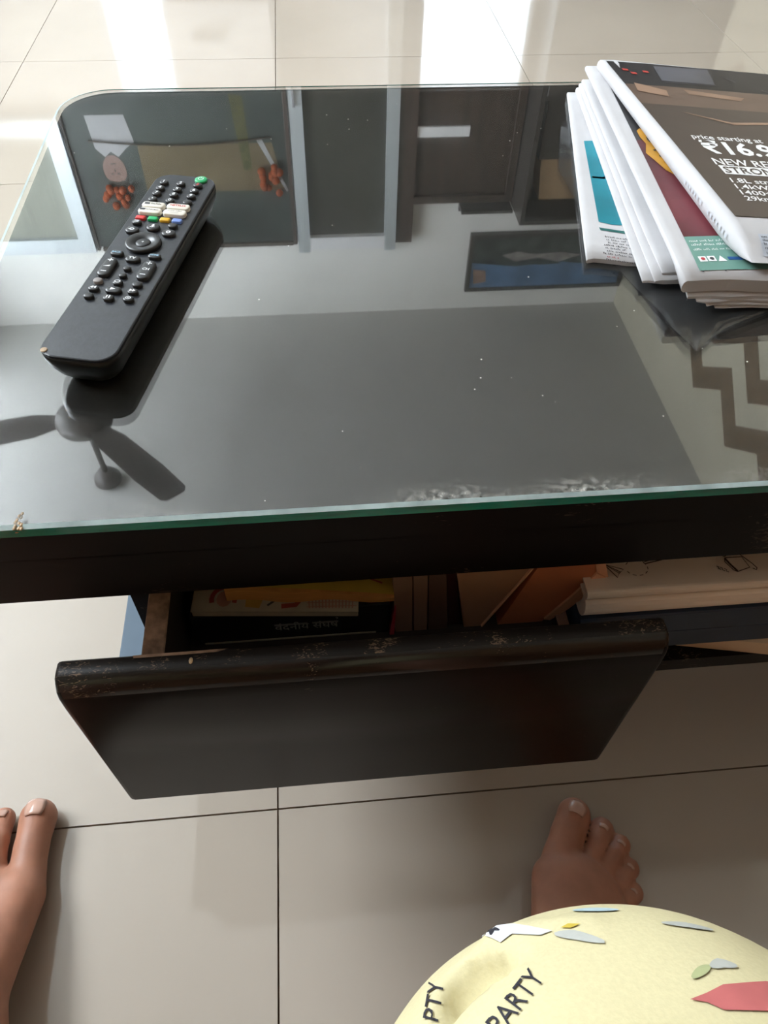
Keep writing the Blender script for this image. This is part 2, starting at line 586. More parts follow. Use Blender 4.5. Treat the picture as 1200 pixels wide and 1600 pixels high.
def tag(o, label, cat, group=None):
    o['label'] = label
    o['category'] = cat
    if group:
        o['group'] = group
    return o


def struct(o):
    o['kind'] = 'structure'
    return o


def holed_slab(axis, pos, thick, u0, u1, v0, v1, holes):
    """wall slab perpendicular to axis ('x' or 'y') at pos..pos+thick with rectangular holes (u0,u1,v0,v1)"""
    us = sorted({u0, u1, *[h[0] for h in holes], *[h[1] for h in holes]})
    vs = sorted({v0, v1, *[h[2] for h in holes], *[h[3] for h in holes]})
    m = MB()
    lo, hi = min(pos, pos + thick), max(pos, pos + thick)
    for i in range(len(us) - 1):
        for j in range(len(vs) - 1):
            cu, cv = (us[i] + us[i + 1]) / 2, (vs[j] + vs[j + 1]) / 2
            if any(h[0] < cu < h[1] and h[2] < cv < h[3] for h in holes):
                continue
            if axis == 'y':
                m.box(us[i], us[i + 1], lo, hi, vs[j], vs[j + 1])
            else:
                m.box(lo, hi, us[i], us[i + 1], vs[j], vs[j + 1])
    return m


def rrect(x0, x1, y0, y1, r, n=6):
    pts = []
    for cx, cy, a0 in ((x1 - r, y1 - r, 0), (x0 + r, y1 - r, 90), (x0 + r, y0 + r, 180), (x1 - r, y0 + r, 270)):
        for k in range(n + 1):
            a = R(a0 + 90 * k / n)
            pts.append((cx + r * math.cos(a), cy + r * math.sin(a)))
    return pts


_tc = {}


def text2d(body, bold=0.0):
    """flat text outline as 2D mesh, unit size, origin at the left of the baseline"""
    key = (body, bold)
    if key not in _tc:
        c = bpy.data.curves.new('lettering', 'FONT')
        c.body = body
        c.size = 1
        c.resolution_u = 2
        c.fill_mode = 'FRONT'
        c.offset = bold
        o = bpy.data.objects.new('lettering', c)
        COL.objects.link(o)
        bpy.context.view_layer.update()
        me = bpy.data.meshes.new_from_object(o.evaluated_get(bpy.context.evaluated_depsgraph_get()))
        vs = [(v.co.x, v.co.y) for v in me.vertices]
        fs = [tuple(p.vertices) for p in me.polygons]
        bpy.data.objects.remove(o)
        bpy.data.meshes.remove(me)
        bpy.data.curves.remove(c)
        _tc[key] = (vs, fs)
    return _tc[key]


def add_text(mb, body, fn, x, y, size, width=None, align='L', bold=0.0, rot=0.0):
    vs, fs = text2d(body, bold)
    if not vs:
        return
    x0 = min(v[0] for v in vs)
    x1 = max(v[0] for v in vs)
    sx = size if width is None else width / (x1 - x0)
    off = 0 if align == 'L' else -(x1 - x0) * sx / 2
    y0 = 0 if align != 'M' else 0
    if align == 'M':
        ya, yb = min(v[1] for v in vs), max(v[1] for v in vs)
        y0 = -(ya + yb) / 2 * size
    c, s = math.cos(rot), math.sin(rot)
    out = []
    for a, b in vs:
        p, q = (a - x0) * sx + off, b * size + y0
        out.append(fn(x + p * c - q * s, y + p * s + q * c))
    mb.add(out, fs)


def print_lines(mb, fn, x, y, w, n, pitch, h, rng, sgn=1):
    """rows of tiny illegible print: little upright strokes in word groups"""
    for i in range(n):
        yy = y - sgn * i * pitch
        xx = x
        end = x + w * (1 if i < n - 1 else rng.uniform(.4, .9))
        while xx < end:
            k = rng.randint(2, 7)
            for j in range(k):
                if xx > end:
                    break
                hh = h * rng.choice((.6, .65, .7, 1.0))
                ww = h * rng.uniform(.14, .24)
                mb.poly([(xx, yy), (xx + ww, yy), (xx + ww, yy + hh), (xx, yy + hh)], fn)
                if rng.random() < .55:
                    mb.poly([(xx, yy + hh * .8), (xx + h * .4, yy + hh * .8), (xx + h * .4, yy + hh), (xx, yy + hh)], fn)
                else:
                    mb.poly([(xx, yy), (xx + h * .4, yy), (xx + h * .4, yy + hh * .2), (xx, yy + hh * .2)], fn)
                xx += h * .55
            xx += h * .5


# ================================================================ THE ROOM
CEIL = 2.70
FAR, NEAR, LEFT, RIGHT = 3.553, -1.55, -1.86, 1.735
TILE, TX0, TY0 = .5994, -.0625, .2284

fm = MB().box(LEFT, RIGHT, NEAR, FAR, -.05, -.0022)
floor = struct(fm.build('floor', 'grout'))
jt = .0008
tb = MB().box(-TILE / 2 + jt, TILE / 2 - jt, -TILE / 2 + jt, TILE / 2 - jt, -.010, 0)
tile0 = None
i0 = math.floor((LEFT - TX0) / TILE)
i1 = math.ceil((RIGHT - TX0) / TILE)
j0 = math.floor((NEAR - TY0) / TILE)
j1 = math.ceil((FAR - TY0) / TILE)
for i in range(i0, i1):
    for j in range(j0, j1):
        xa, xb = TX0 + i * TILE, TX0 + (i + 1) * TILE
        ya, yb = TY0 + j * TILE, TY0 + (j + 1) * TILE
        if xa >= LEFT and xb <= RIGHT and ya >= NEAR and yb <= FAR:
            if tile0 is None:
                tile0 = tb.build('tile', 'tile', floor)
                t = tile0
            else:
                t = tile0.copy()
                COL.objects.link(t)
            t.location = ((xa + xb) / 2, (ya + yb) / 2, 0)
        else:
            MB().box(max(xa, LEFT) + jt, min(xb, RIGHT) - jt, max(ya, NEAR) + jt, min(yb, FAR) - jt, -.010, 0).build('tile', 'tile', floor)

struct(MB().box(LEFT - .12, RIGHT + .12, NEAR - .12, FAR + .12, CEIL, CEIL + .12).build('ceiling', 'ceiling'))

# openings: big window in the left wall, frosted low panes in the far wall
WIN = (.55, 3.15, 1.38, 2.69)
struct(holed_slab('x', LEFT - .12, .12, NEAR - .12, FAR + .12, 0, CEIL, [WIN]).build('wall_left', 'wall'))
LOWP = (-.775, -.545, .06, .95)
DOORP = (.515, .975, .05, 1.10)
struct(holed_slab('y', FAR, .12, LEFT, RIGHT, 0, CEIL, [LOWP, DOORP]).build('wall_far', 'wall'))
wr = struct(MB().box(RIGHT, RIGHT + .12, NEAR, FAR, 0, CEIL).build('wall_right', 'wall_cream'))
struct(MB().box(LEFT, RIGHT, NEAR - .12, NEAR, 0, CEIL).build('wall_near', 'wall_warm'))
window_portal('window_daylight', (LEFT - .13, (WIN[0] + WIN[1]) / 2, (WIN[2] + WIN[3]) / 2), (0, R(-90), 0), WIN[3] - WIN[2], WIN[1] - WIN[0])
window_portal('low_pane_daylight', ((LOWP[0] + LOWP[1]) / 2, FAR + .13, (LOWP[2] + LOWP[3]) / 2), (R(-90), 0, 0), LOWP[1] - LOWP[0], LOWP[3] - LOWP[2])
window_portal('door_daylight', ((DOORP[0] + DOORP[1]) / 2, FAR + .13, (DOORP[2] + DOORP[3]) / 2), (R(-90), 0, 0), DOORP[1] - DOORP[0], DOORP[3] - DOORP[2])

# zigzag bands printed on the right wallpaper (each a thin strip of its own)
for k in range(8):
    zb = 2.309 - .2515 * k
    pts_u, pts_l = [], []
    y = 3.458
    up_ = False
    while y > NEAR + .2:
        pts_u.append((y, zb + .125 - (0 if up_ else .152)))
        pts_l.append((y, zb - (0 if up_ else .152)))
        up_ = not up_
        y -= .1925
    mbz = MB()
    for a in range(len(pts_u) - 1):
        mbz.prism([pts_l[a], pts_l[a + 1], pts_u[a + 1], pts_u[a]], RIGHT - .0015, RIGHT + .001, 'x')
    mbz.build('zigzag_band', 'zigzag', wr)

# left window: aluminium frame, mullions and panes
wl = struct(MB().box(LEFT - .10, LEFT - .02, WIN[0], WIN[0] + .05, WIN[2], WIN[3])
            .box(LEFT - .10, LEFT - .02, WIN[1] - .05, WIN[1], WIN[2], WIN[3])
            .box(LEFT - .10, LEFT - .02, WIN[0], WIN[1], WIN[2], WIN[2] + .05)
            .box(LEFT - .10, LEFT - .02, WIN[0], WIN[1], WIN[3] - .05, WIN[3]).build('window_1', 'aluminium'))
for k in (1, 2):
    ym = WIN[0] + (WIN[1] - WIN[0]) * k / 3
    MB().box(LEFT - .09, LEFT - .03, ym - .03, ym + .03, WIN[2] + .05, WIN[3] - .05).build('mullion', 'aluminium', wl)

# far wall, left: aluminium framed sliding window with a pale curtain behind the glass
w2 = struct(MB().box(-1.155, -1.085, FAR - .05, FAR - .001, .75, 2.25)
            .box(-1.85, -1.155, FAR - .05, FAR - .001, 2.175, 2.25)
            .box(-1.85, -1.155, FAR - .05, FAR - .001, .75, .82)
            .box(-1.85, -1.79, FAR - .05, FAR - .001, .82, 2.175).build('window_2', 'aluminium'))
MB().box(-1.79, -1.155, FAR - .025, FAR - .018, .82, 2.175).build('pane', 'curtain', w2)

# sliding glass door between two aluminium posts
d1 = struct(MB().box(-.068, -.008, FAR - .07, FAR - .001, 0, 2.275)
            .box(.372, .430, FAR - .07, FAR - .001, 0, 2.275).build('door_1', 'aluminium'))
MB().box(-.008, .372, FAR - .07, FAR - .001, 2.195, 2.262).build('top_rail', 'white_lacquer', d1)
MB().box(-.008, .372, FAR - .04, FAR - .02, 1.05, 2.195).build('pane', 'dark_glass', d1)
MB().box(-.008, .372, FAR - .045, FAR - .015, 0, 1.05).build('lower_panel', 'white_lacquer', d1)
MB().box(-.052, -.040, FAR - .085, FAR - .07, 1.40, 1.56, .002).build('door_handle', 'grey_plastic', d1)

# panelled door with a frosted lower light
d2 = struct(MB().box(.430, .515, FAR - .06, FAR - .001, 0, 2.24)
            .box(.975, 1.01, FAR - .06, FAR - .001, 0, 2.035)
            .box(.515, .975, FAR - .06, FAR - .001, 2.0, 2.035).build('door_2', 'door_wood'))
MB().box(.515, .975, FAR - .035, FAR - .006, 1.10, 2.0).build('upper_panel', 'door_wood', d2)
MB().box(.515, .975, FAR + .005, FAR + .013, .05, 1.10).build('frosted_pane', 'frosted', d2)
MB().box(.515, .765, FAR - .050, FAR - .035, 1.668, 1.716, .003).build('name_plate', 'white_lacquer', d2)
lw = struct(MB().box(-.79, -.775, FAR - .03, FAR - .001, .05, .96).box(-.545, -.53, FAR - .03, FAR - .001, .05, .96)
            .box(-.775, -.545, FAR - .03, FAR - .001, .95, .96).build('added_low_pane', 'white_lacquer'))
MB().box(-.775, -.545, FAR + .005, FAR + .013, .06, .95).build('frosted_pane', 'frosted', lw)  # low pane added for the bright strip reflected in the floor
# ================================================================ COFFEE TABLE
GX0, GX1, GY0, GY1 = -.2105, .79, .2285, .7305
ZT = .430
table = thing('coffee_table', 'dark brown wooden coffee table with a clear glass top and pulled out drawer', 'table', (.29, .48, 0))
outline = rrect(GX0, GX1, GY0, GY1, .042, 8)
# glass slab: top and bottom sheet plus sides, bevelled top arris
n = len(outline)


def inset(pts, d):
    cx, cy = (GX0 + GX1) / 2, (GY0 + GY1) / 2
    hx, hy = (GX1 - GX0) / 2, (GY1 - GY0) / 2
    return [(cx + (x - cx) * (hx - d) / hx, cy + (y - cy) * (hy - d) / hy) for x, y in pts]


o1 = inset(outline, .0024)
vs = [(x, y, ZT - .0066) for x, y in outline] + [(x, y, ZT - .0011) for x, y in outline] + [(x, y, ZT) for x, y in o1]
fs = [tuple(range(n))[::-1], tuple(range(2 * n, 3 * n))]
side = [(i, (i + 1) % n, n + (i + 1) % n, n + i) for i in range(n)]
bev = [(n + i, n + (i + 1) % n, 2 * n + (i + 1) % n, 2 * n + i) for i in range(n)]
glass = MB().add(vs, fs + side + bev).build('glass_top', 'glass', table)
glass.data.materials.append(MAT['glass_edge'])
glass.data.materials.append(MAT['glass_edge_pale'])
for pl in glass.data.polygons:
    c = pl.center
    if abs(pl.normal.z) < .3:
        pl.material_index = 1
    elif abs(pl.normal.z) < .95:
        pl.material_index = 2
glass['label'] = 'clear glass sheet with a green edge'
# timber top and aprons, flush below the glass
tin = inset(outline, .0045)
tt_ = MB().prism(tin, .398, ZT - .0068).build('table_top', 'wood_top', table)
tt_.data.materials.append(MAT['wood'])
for pl in tt_.data.polygons:
    if abs(pl.normal.z) < .5:
        pl.material_index = 1
ax0, ax1, ay0, ay1 = GX0 + .0045, GX1 - .0045, GY0 + .0045, GY1 - .0045
MB().box(ax0, ax1, ay0, ay0 + .020, .3615, .3985).build('front_apron', 'wood', table)
MB().box(ax0 + .02, ax1 - .02, ay1 - .020, ay1, .3615, .398).build('back_apron', 'wood', table)
MB().box(ax0, ax0 + .018, ay0 + .020, ay1 - .02, .3615, .398).build('side_apron', 'wood', table)
MB().box(ax1 - .018, ax1, ay0 + .020, ay1 - .02, .3615, .398).build('side_apron', 'wood', table)
MB().box(-.128, .735, .240, .700, .203, .2185).build('shelf_board', 'wood', table)
MB().box(-.158, -.128, .240, .700, .203, .2185, .001, 1).build('shelf_end', 'blue_grey_end', table)  # left end of the board coloured blue-grey, the rest dark
MB().box(-.129, -.113, .272, .690, .2185, .398).build('cabinet_side', 'wood', table)
MB().box(.705, .723, .246, .690, .2185, .398).build('cabinet_side', 'wood', table)
MB().box(-.113, .705, .676, .690, .2185, .398).build('back_panel', 'wood', table)
for x in (-.06, .62):
    for y in (.40, .64):
        MB().box(x, x + .045, y, y + .045, 0, .203, .002, 1).build('leg', 'wood', table)
# drawer
drawer = MB().box(-.111, -.098, .2105, .545, .248, .326, .0008, 1)
dr = drawer.build('drawer', 'drawer_inner', table)
dr.data.materials.append(MAT['particle'])
for pl in dr.data.polygons:
    if pl.normal.z > .5 or pl.normal.y < -.5:
        pl.material_index = 1
dr['label'] = 'pulled out drawer with particle board sides'
d_r = MB().box(.1525, .1605, .2105, .545, .248, .2680, .0008, 1).build('drawer_side', 'drawer_inner', dr)
d_r.data.materials.append(MAT['brown_cover'])
for pl in d_r.data.polygons:
    if pl.normal.z > .5:
        pl.material_index = 1
MB().box(-.098, .1525, .2105, .545, .250, .2575).build('drawer_bottom', 'drawer_inner', dr)
MB().box(-.098, .1525, .533, .545, .2575, .315).build('drawer_back', 'drawer_inner', dr)
MB().box(-.108, .155, .260, .540, .2185, .248).build('drawer_runner', 'wood', dr)
# drawer front: board with a softly rounded front top arris and corners
prof = [(.2105, .1560), (.2105, .3345), (.2095, .3350), (.2045, .3352), (.2010, .3347), (.1975, .3325), (.1945, .3285), (.1932, .3230), (.1928, .3120), (.1930, .1575), (.1945, .1560)]
st = [(-.1545, .0045), (-.1541, .0022), (-.1530, .0008), (-.1510, 0), (.1895, 0), (.1918, .0008), (.1930, .0022), (.1934, .0045)]
vs, fs = [], []
m = len(prof)
cy_, cz_ = .2018, .2455
for x, d in st:
    for y, z in prof:
        dz = (z - cz_)
        vs.append((x, y + (d * .55 if y < .2 else 0), cz_ + dz * (1 - d / .09)))
for a in range(len(st) - 1):
    for b in range(m):
        fs.append((a * m + b, a * m + (b + 1) % m, (a + 1) * m + (b + 1) % m, (a + 1) * m + b))
fs += [tuple(range(m)), tuple(range((len(st) - 1) * m, len(st) * m))]
df = MB().add(vs, fs, True).build('drawer_front', 'wood_front', dr)
df.data.materials.append(MAT['wood_worn'])
df.data.materials.append(MAT['wood_arris'])
for pl in df.data.polygons:
    if pl.center.z > .3345:
        pl.material_index = 1
        pl.use_smooth = True
    elif pl.center.z > .3255 and pl.center.y < .2:
        pl.material_index = 2
    if len(pl.vertices) > 4:
        pl.use_smooth = False
# chipped veneer strip on the top of the drawer front, and a grain of dried rice-coloured paint
MB().add([(-.113, .2107, .3347), (-.060, .2108, .3350), (-.066, .2088, .3356), (-.085, .2084, .3357), (-.112, .2085, .3356)], [(0, 1, 2, 3, 4)]).build('veneer_chip', 'particle', dr)
MB().ball((-.0805, .2045, .3354), (.0012, .0022, .0006), 8, 6).build('glue_spot', 'gold_mark', dr)
# small scabs of dried glue at the near glass edge
sc = MB()
for q in range(16):
    sc.ball((-.1455 + random.uniform(-.0018, .0018), GY0 + .0005 + random.uniform(-.001, .009), ZT - .0003 if q % 3 else ZT - .003), (.0009, .0013, .0005), 6, 4)
sc.build('dried_glue', 'gold_mark', table)['kind'] = 'stuff'

# ================================================================ REMOTE CONTROL
rem = thing('remote_control', 'long black television remote control with a green power button on the glass', 'remote control', (-.1068, .4239, ZT), rz=-R(13.37))
# body: plan outline with big near corners, tapering underside
RL, RW, RT = .1013, .0212, .0212
stack = [(.0000, .0085, .008), (.0016, .0062, .010), (.0050, .0034, .011), (.0100, .0013, .011), (.0155, .0, .011), (.0196, .0, .0105)]
bodym = MB()
ring = None
for z, ins, rr in stack:
    pts = rrect(-RW - .0004 + ins, RW + .0004 - ins, -RL + ins, RL - ins, min(rr, RW - ins - .001), 6)
    nn = len(pts)
    o = len(bodym.v)
    bodym.v += [(x, y, z) for x, y in pts]
    if ring is None:
        bodym.f.append(tuple(range(o, o + nn))[::-1])
        bodym.s.append(False)
    else:
        for k in range(nn):
            bodym.f.append((ring + k, ring + (k + 1) % nn, o + (k + 1) % nn, o + k))
            bodym.s.append(True)
    ring = o
bodym.f.append(tuple(range(ring, ring + nn)))
bodym.s.append(False)
bodym.build('body', 'remote_side', rem, local=True)
fp = MB()
ptsA = rrect(-RW, RW, -RL + .0002, RL - .0002, .0105, 6)
ptsB = rrect(-RW + .0006, RW - .0006, -RL + .0008, RL - .0008, .010, 6)
nn = len(ptsA)
fp.add([(x, y, .0196) for x, y in ptsA] + [(x, y, .0208) for x, y in ptsA] + [(x, y, RT) for x, y in ptsB],
       [tuple(range(nn))[::-1], tuple(range(2 * nn, 3 * nn))] + [(i, (i + 1) % nn, nn + (i + 1) % nn, nn + i) for i in range(nn)]
       + [(nn + i, nn + (i + 1) % nn, 2 * nn + (i + 1) % nn, 2 * nn + i) for i in range(nn)])
fp.build('face_plate', 'remote', rem, local=True)


def rbtn(cx, cy, w, h, mat='button', r=None, hgt=.0022, legend=None, size=.003, lmat='legend', kind='button', width=None, dome=.0006, loff=0.0):
    r = min(w, h) / 2 * .98 if r is None else r
    m = MB()
    base = None
    for z, ins in ((RT - .0005, 0), (RT + hgt - dome, 0), (RT + hgt - dome * .35, min(w, h) * .07), (RT + hgt, min(w, h) * .22)):
        pts = rrect(cx - w / 2 + ins, cx + w / 2 - ins, cy - h / 2 + ins, cy + h / 2 - ins, max(.0003, r - ins), 5)
        k = len(pts)
        o = len(m.v)
        m.v += [(x, y, z) for x, y in pts]
        if base is not None:
            for q in range(k):
                m.f.append((base + q, base + (q + 1) % k, o + (q + 1) % k, o + q))
                m.s.append(True)
        base = o
    m.f.append(tuple(range(base, base + k)))
    m.s.append(True)
    ob = m.build(kind, mat, rem, local=True)
    if legend:
        lm = MB()
        fn = lambda x, y: (x, y, RT + hgt + .00012)
        if callable(legend):
            legend(lm, fn, cx, cy + loff)
        else:
            add_text(lm, legend, fn, cx, cy + loff, size, width, 'M', .02)
        lo = lm.build('legend', lmat, None, recalc=False)
        attach(lo, ob, True)
    return ob


def up_normals(mb):
    return mb


mm = .001
CL, CM, CR = -12.7 * mm, -.75 * mm, 11.2 * mm
rbtn(10.7 * mm, 95.6 * mm, .0088, .0088, 'button_green', hgt=.0016, kind='power_button',
     legend=lambda m, fn, x, y: (m.ribbon([(x + .0017 * math.sin(a), y + .0017 * math.cos(a)) for a in [R(35 + 290 * k / 14) for k in range(15)]], .0005, fn), m.ribbon([(x, y + .0021), (x, y + .0004)], .0005, fn)))
MB().ball((-13.8 * mm, 92.6 * mm, RT), (.0006, .0006, .0003), 8, 4).build('microphone_hole', 'remote_side', rem, local=True)
for k, lab in enumerate('123456789'):
    x = (CL, CM, CR)[k % 3]
    y = (86.6, 78.6, 71.3)[k // 3] * mm
    rbtn(x, y, .0062, .0056, legend=lab, size=.0042, lmat='legend' if lab != '3' else 'print_red')
rbtn(CL, 63.3 * mm, .0062, .0054, legend=lambda m, fn, x, y: m.poly([(x + .0006 * math.cos(a), y + .0006 * math.sin(a)) for a in [R(45 * q) for q in range(8)]], fn))
rbtn(CM, 63.3 * mm, .0062, .0054, legend='0', size=.0042)
rbtn(CR, 63.3 * mm, .0062, .0054)


def play_icon(m, fn, x, y):
    m.poly([(x - .0018, y - .0011), (x + .0018, y - .0011), (x + .0018, y + .0011), (x - .0018, y + .0011)], fn)


rbtn(-9.2 * mm, 55.4 * mm, .0152, .0062, 'button_white', r=.0022, hgt=.0026, kind='app_key', lmat='print_ink', loff=.0003,
     legend=lambda m, fn, x, y: (play_icon(m, fn, x - .0041, y), add_text(m, 'YouTube', fn, x + .0018, y, .0026, .0072, 'M', .02)))
rbtn(7.5 * mm, 55.8 * mm, .0152, .0062, 'button_white', r=.0022, hgt=.0026, kind='app_key', lmat='print_redink', legend='NETFLIX', size=.0031, width=.0108, loff=.0003)
rbtn(-9.2 * mm, 47.9 * mm, .0152, .0062, 'button_white', r=.0022, hgt=.0026, kind='app_key', lmat='print_ink', loff=.0003,
     legend=lambda m, fn, x, y: (play_icon(m, fn, x - .0049, y), add_text(m, 'YouTube Music', fn, x + .0014, y, .0019, .0092, 'M', .01)))
rbtn(7.5 * mm, 48.2 * mm, .0152, .0062, 'button_white', r=.0022, hgt=.0026, kind='app_key', lmat='legend_grey', loff=.0003,
     legend=lambda m, fn, x, y: (add_text(m, 'prime video', fn, x, y + .0005, .0022, .0092, 'M', .01), m.ribbon([(x - .003, y - .0013), (x, y - .0017), (x + .003, y - .0012)], .0003, fn)))
for x, c in ((-12.8, 'red'), (-4.6, 'green'), (3.5, 'yellow'), (11.6, 'blue')):
    rbtn(x * mm, 40.1 * mm, .0066, .0040, 'button_' + c, r=.0010, hgt=.0018, kind='colour_key')
rbtn(-13 * mm, 33.6 * mm, .0062, .0050, legend=lambda m, fn, x, y: [m.ribbon([(x - .0016, y + d), (x + .0016, y + d)], .0006, fn) for d in (-.0008, .0006)], lmat='legend')
rbtn(CL + .0001, 24.0 * mm, .0088, .0070, legend=lambda m, fn, x, y: (m.ribbon([(x + .0014 * math.cos(a), y + .0010 * math.sin(a)) for a in [R(30 * q) for q in range(12)]], .0006, fn, True), m.ribbon([(x - .0026, y), (x - .0002, y)], .0006, fn)))
rbtn(CM, 29.6 * mm, .0088, .0080, legend=lambda m, fn, x, y: (m.poly([(x + .0009 * math.cos(a), y + .0005 + .0015 * math.sin(a)) for a in [R(36 * q) for q in range(10)]], fn), m.ribbon([(x - .0016, y - .0009), (x, y - .0016), (x + .0016, y - .0009)], .0005, fn)))
rbtn(11.1 * mm, 33.3 * mm, .0062, .0050)
rbtn(11.2 * mm, 24.3 * mm, .0088, .0070, legend=lambda m, fn, x, y: m.ribbon([(x + .0011 * math.cos(a), y + .0011 * math.sin(a)) for a in [R(30 * q) for q in range(12)]], .0009, fn, True))
# direction ring and centre button
dring = MB().lathe([(.0112, RT - .0005), (.0112, RT + .0016), (.0108, RT + .0024), (.0098, RT + .0027), (.0056, RT + .0019), (.0050, RT + .0012)], (CM, 11.0 * mm, 0), 40)
dring.build('direction_ring', 'button', rem, local=True, smooth=True)
rbtn(CM, 11.0 * mm, .0094, .0094, hgt=.0020, kind='centre_button', legend=lambda m, fn, x, y: (m.ribbon([(x - .0008, y), (x + .0008, y)], .0004, fn), m.ribbon([(x, y - .0008), (x, y + .0008)], .0004, fn)))
rbtn(-12.3 * mm, -3.0 * mm, .0082, .0052, legend='BACK', size=.0022, width=.0056, lmat='legend_blue')
rbtn(11.3 * mm, -2.4 * mm, .0082, .0052, legend='HOME', size=.0022, width=.0056, lmat='legend_blue')
rbtn(CM, -7.4 * mm, .0092, .0062, legend='TV', size=.0031, width=.0046)


def rocker(m, fn, x, y, word):
    m.ribbon([(x - .0017, y + .0062), (x + .0017, y + .0062)], .0007, fn)
    m.ribbon([(x, y + .0045), (x, y + .0079)], .0007, fn)
    m.ribbon([(x - .0017, y - .0056), (x + .0017, y - .0056)], .0007, fn)
    if word:
        add_text(m, word, fn, x, y, .0031, .0042, 'M', .015)
    else:
        m.poly([(x - .0022, y - .0006), (x + .0016, y - .0006), (x + .0022, y + .0009)], fn)


rbtn(-12.4 * mm, -18.6 * mm, .0078, .0192, r=.0036, hgt=.0026, legend=lambda m, fn, x, y: rocker(m, fn, x, y, ''), kind='volume_rocker')
rbtn(11.6 * mm, -18.2 * mm, .0078, .0192, r=.0036, hgt=.0026, legend=lambda m, fn, x, y: rocker(m, fn, x, y, 'CH'), kind='channel_rocker')
for y in (-17.8, -25.2):
    rbtn(-.4 * mm, y * mm, .0048, .0042)
rbtn(CL, -32.6 * mm, .0056, .0048, 'legend_grey')
rbtn(-.6 * mm, -32.6 * mm, .0060, .0050, legend=lambda m, fn, x, y: m.ribbon([(x + .0016 * math.cos(a), y + .0011 * math.sin(a)) for a in [R(30 * q) for q in range(12)]], .0005, fn, True))
rbtn(CR, -32.6 * mm, .0060, .0050)
tri = lambda m, fn, x, y, s: m.poly([(x - s, y + .0013), (x - s, y - .0013), (x + s, y)], fn)
rbtn(CL + .0004, -40.4 * mm, .0064, .0050, legend=lambda m, fn, x, y: (tri(m, fn, x - .0009, y, -.0009), tri(m, fn, x + .0009, y, -.0009)))
rbtn(-.4 * mm, -40.2 * mm, .0096, .0058, legend=lambda m, fn, x, y: tri(m, fn, x, y, .0016))
rbtn(CR, -39.9 * mm, .0064, .0050, legend=lambda m, fn, x, y: (tri(m, fn, x - .0009, y, .0009), tri(m, fn, x + .0009, y, .0009)))
rbtn(CL + .0004, -47.9 * mm, .0060, .0048)
rbtn(-.4 * mm, -48.0 * mm, .0064, .0052, legend=lambda m, fn, x, y: [m.ribbon([(x + d, y - .0012), (x + d, y + .0012)], .0007, fn) for d in (-.0008, .0008)])
rbtn(CR, -47.2 * mm, .0064, .0052, legend=lambda m, fn, x, y: (m.ribbon([(x + .0015 * math.cos(a), y + .0011 * math.sin(a)) for a in [R(30 * q) for q in range(12)]], .0004, fn, True), m.ribbon([(x - .0008, y), (x + .0008, y)], .0005, fn)))
# small worn print beside some keys, and the brass-coloured corner mark
pm = MB()
fnp = lambda x, y: (x, y, RT + .0001)
rg = random.Random(3)
for x, y, w in ((-.1, -13.2, 3), (-1.5, -21.6, 3), (-13.5, -29.2, 6), (9.5, -28.6, 5), (-14, -44.4, 5), (8.6, 37.2, 5), (-17.5, 29.5, 2)):
    print_lines(pm, fnp, x * mm, y * mm, w * mm, 1, .001, .0010, rg)
pm.build('printed_legend', 'legend_grey', rem, recalc=False, local=True)['kind'] = 'stuff'
cm = MB().lathe([(.0019, .0002), (.0019, .0006), (.0015, .0008)], (-17.6 * mm, -97.0 * mm, RT - .0002), 16)
cm.build('corner_mark', 'gold_mark', rem, local=True)

# ================================================================ BOOKS AND BOXES IN THE DRAWER
def book(name, label, cat, x0, x1, y0, y1, z0, z1, cover, rz=0.0, group=None, pages='book_pages', spine='front'):
    """lying book: two boards, a spine and a page block"""
    t = thing(name, label, cat, ((x0 + x1) / 2, y0, z0), group, rz)
    w = (x1 - x0) / 2
    d = y1 - y0
    h = z1 - z0
    c = .0022
    MB().box(-w, w, 0, d, h - c, h, .0005, 1).build('cover', cover, t, local=True)
    MB().box(-w, w, 0, d, 0, c, .0005, 1).build('cover', cover, t, local=True)
    MB().box(-w, w, 0, .003, c, h - c).build('spine', cover, t, local=True)
    MB().box(-w + .003, w - .003, .003, d - .004, c, h - c).build('pages', pages, t, local=True)
    return t


bk = book('book', 'thick black book lying in the drawer with white Devanagari title on the spine', 'book', -.0925, .0365, .258, .44, .2578, .2945, 'book_black')
MB().box(-.060, .056, -.0004, .002, .0012, .0030).build('lower_board_edge', 'book_pages', bk, local=True)
tm = MB()
fnb = lambda x, y: (x, -.00015, y)
dv = 'वंदनीय संघष'
add_text(tm, dv, fnb, -.012, .0130, .0105, .0425, 'L', .01)
tm.ribbon([(.0295, .0225), (.0302, .0243), (.0288, .0250)], .0008, fnb)      # the reph above the last letter
tm.ribbon([(-.0120, .0204), (.0100, .0204)], .0008, fnb)
tm.ribbon([(.0130, .0204), (.0305, .0204)], .0008, fnb)
tm.build('title', 'cloth_grey', bk, recalc=False, local=True)

mg = thing('magazine', 'cream picture magazine with red prints lying on the black book', 'magazine', (-.0375, .2540, .2948), None, R(-4.6))
MB().box(-.053, .053, 0, .16, 0, .0062, .0006, 1).build('pages', 'book_pages', mg, local=True)
MB().box(-.0532, .0532, -.0004, .161, .0060, .0068, .0002, 1).build('cover', 'magazine', mg, local=True)
pg = MB()
fng = lambda x, y: (x, y, .0070)
pg.ribbon([(-.0335 + .0075 * math.cos(a), .009 + .0085 * math.sin(a)) for a in [R(-20 + 20 * q) for q in range(12)]], .003, fng)
pg.build('printed_red_ring', 'mag_red', mg, recalc=False, local=True)
MB().ribbon([(.004, .0035), (.013, .0045), (.0165, .009), (.012, .014)], .0035, fng).build('printed_red_swoosh', 'mag_red', mg, recalc=False, local=True)
pg = MB()
pg.poly([(-.033 + .005 * math.cos(a), .009 + .006 * math.sin(a)) for a in [R(30 * q) for q in range(12)]], fng)
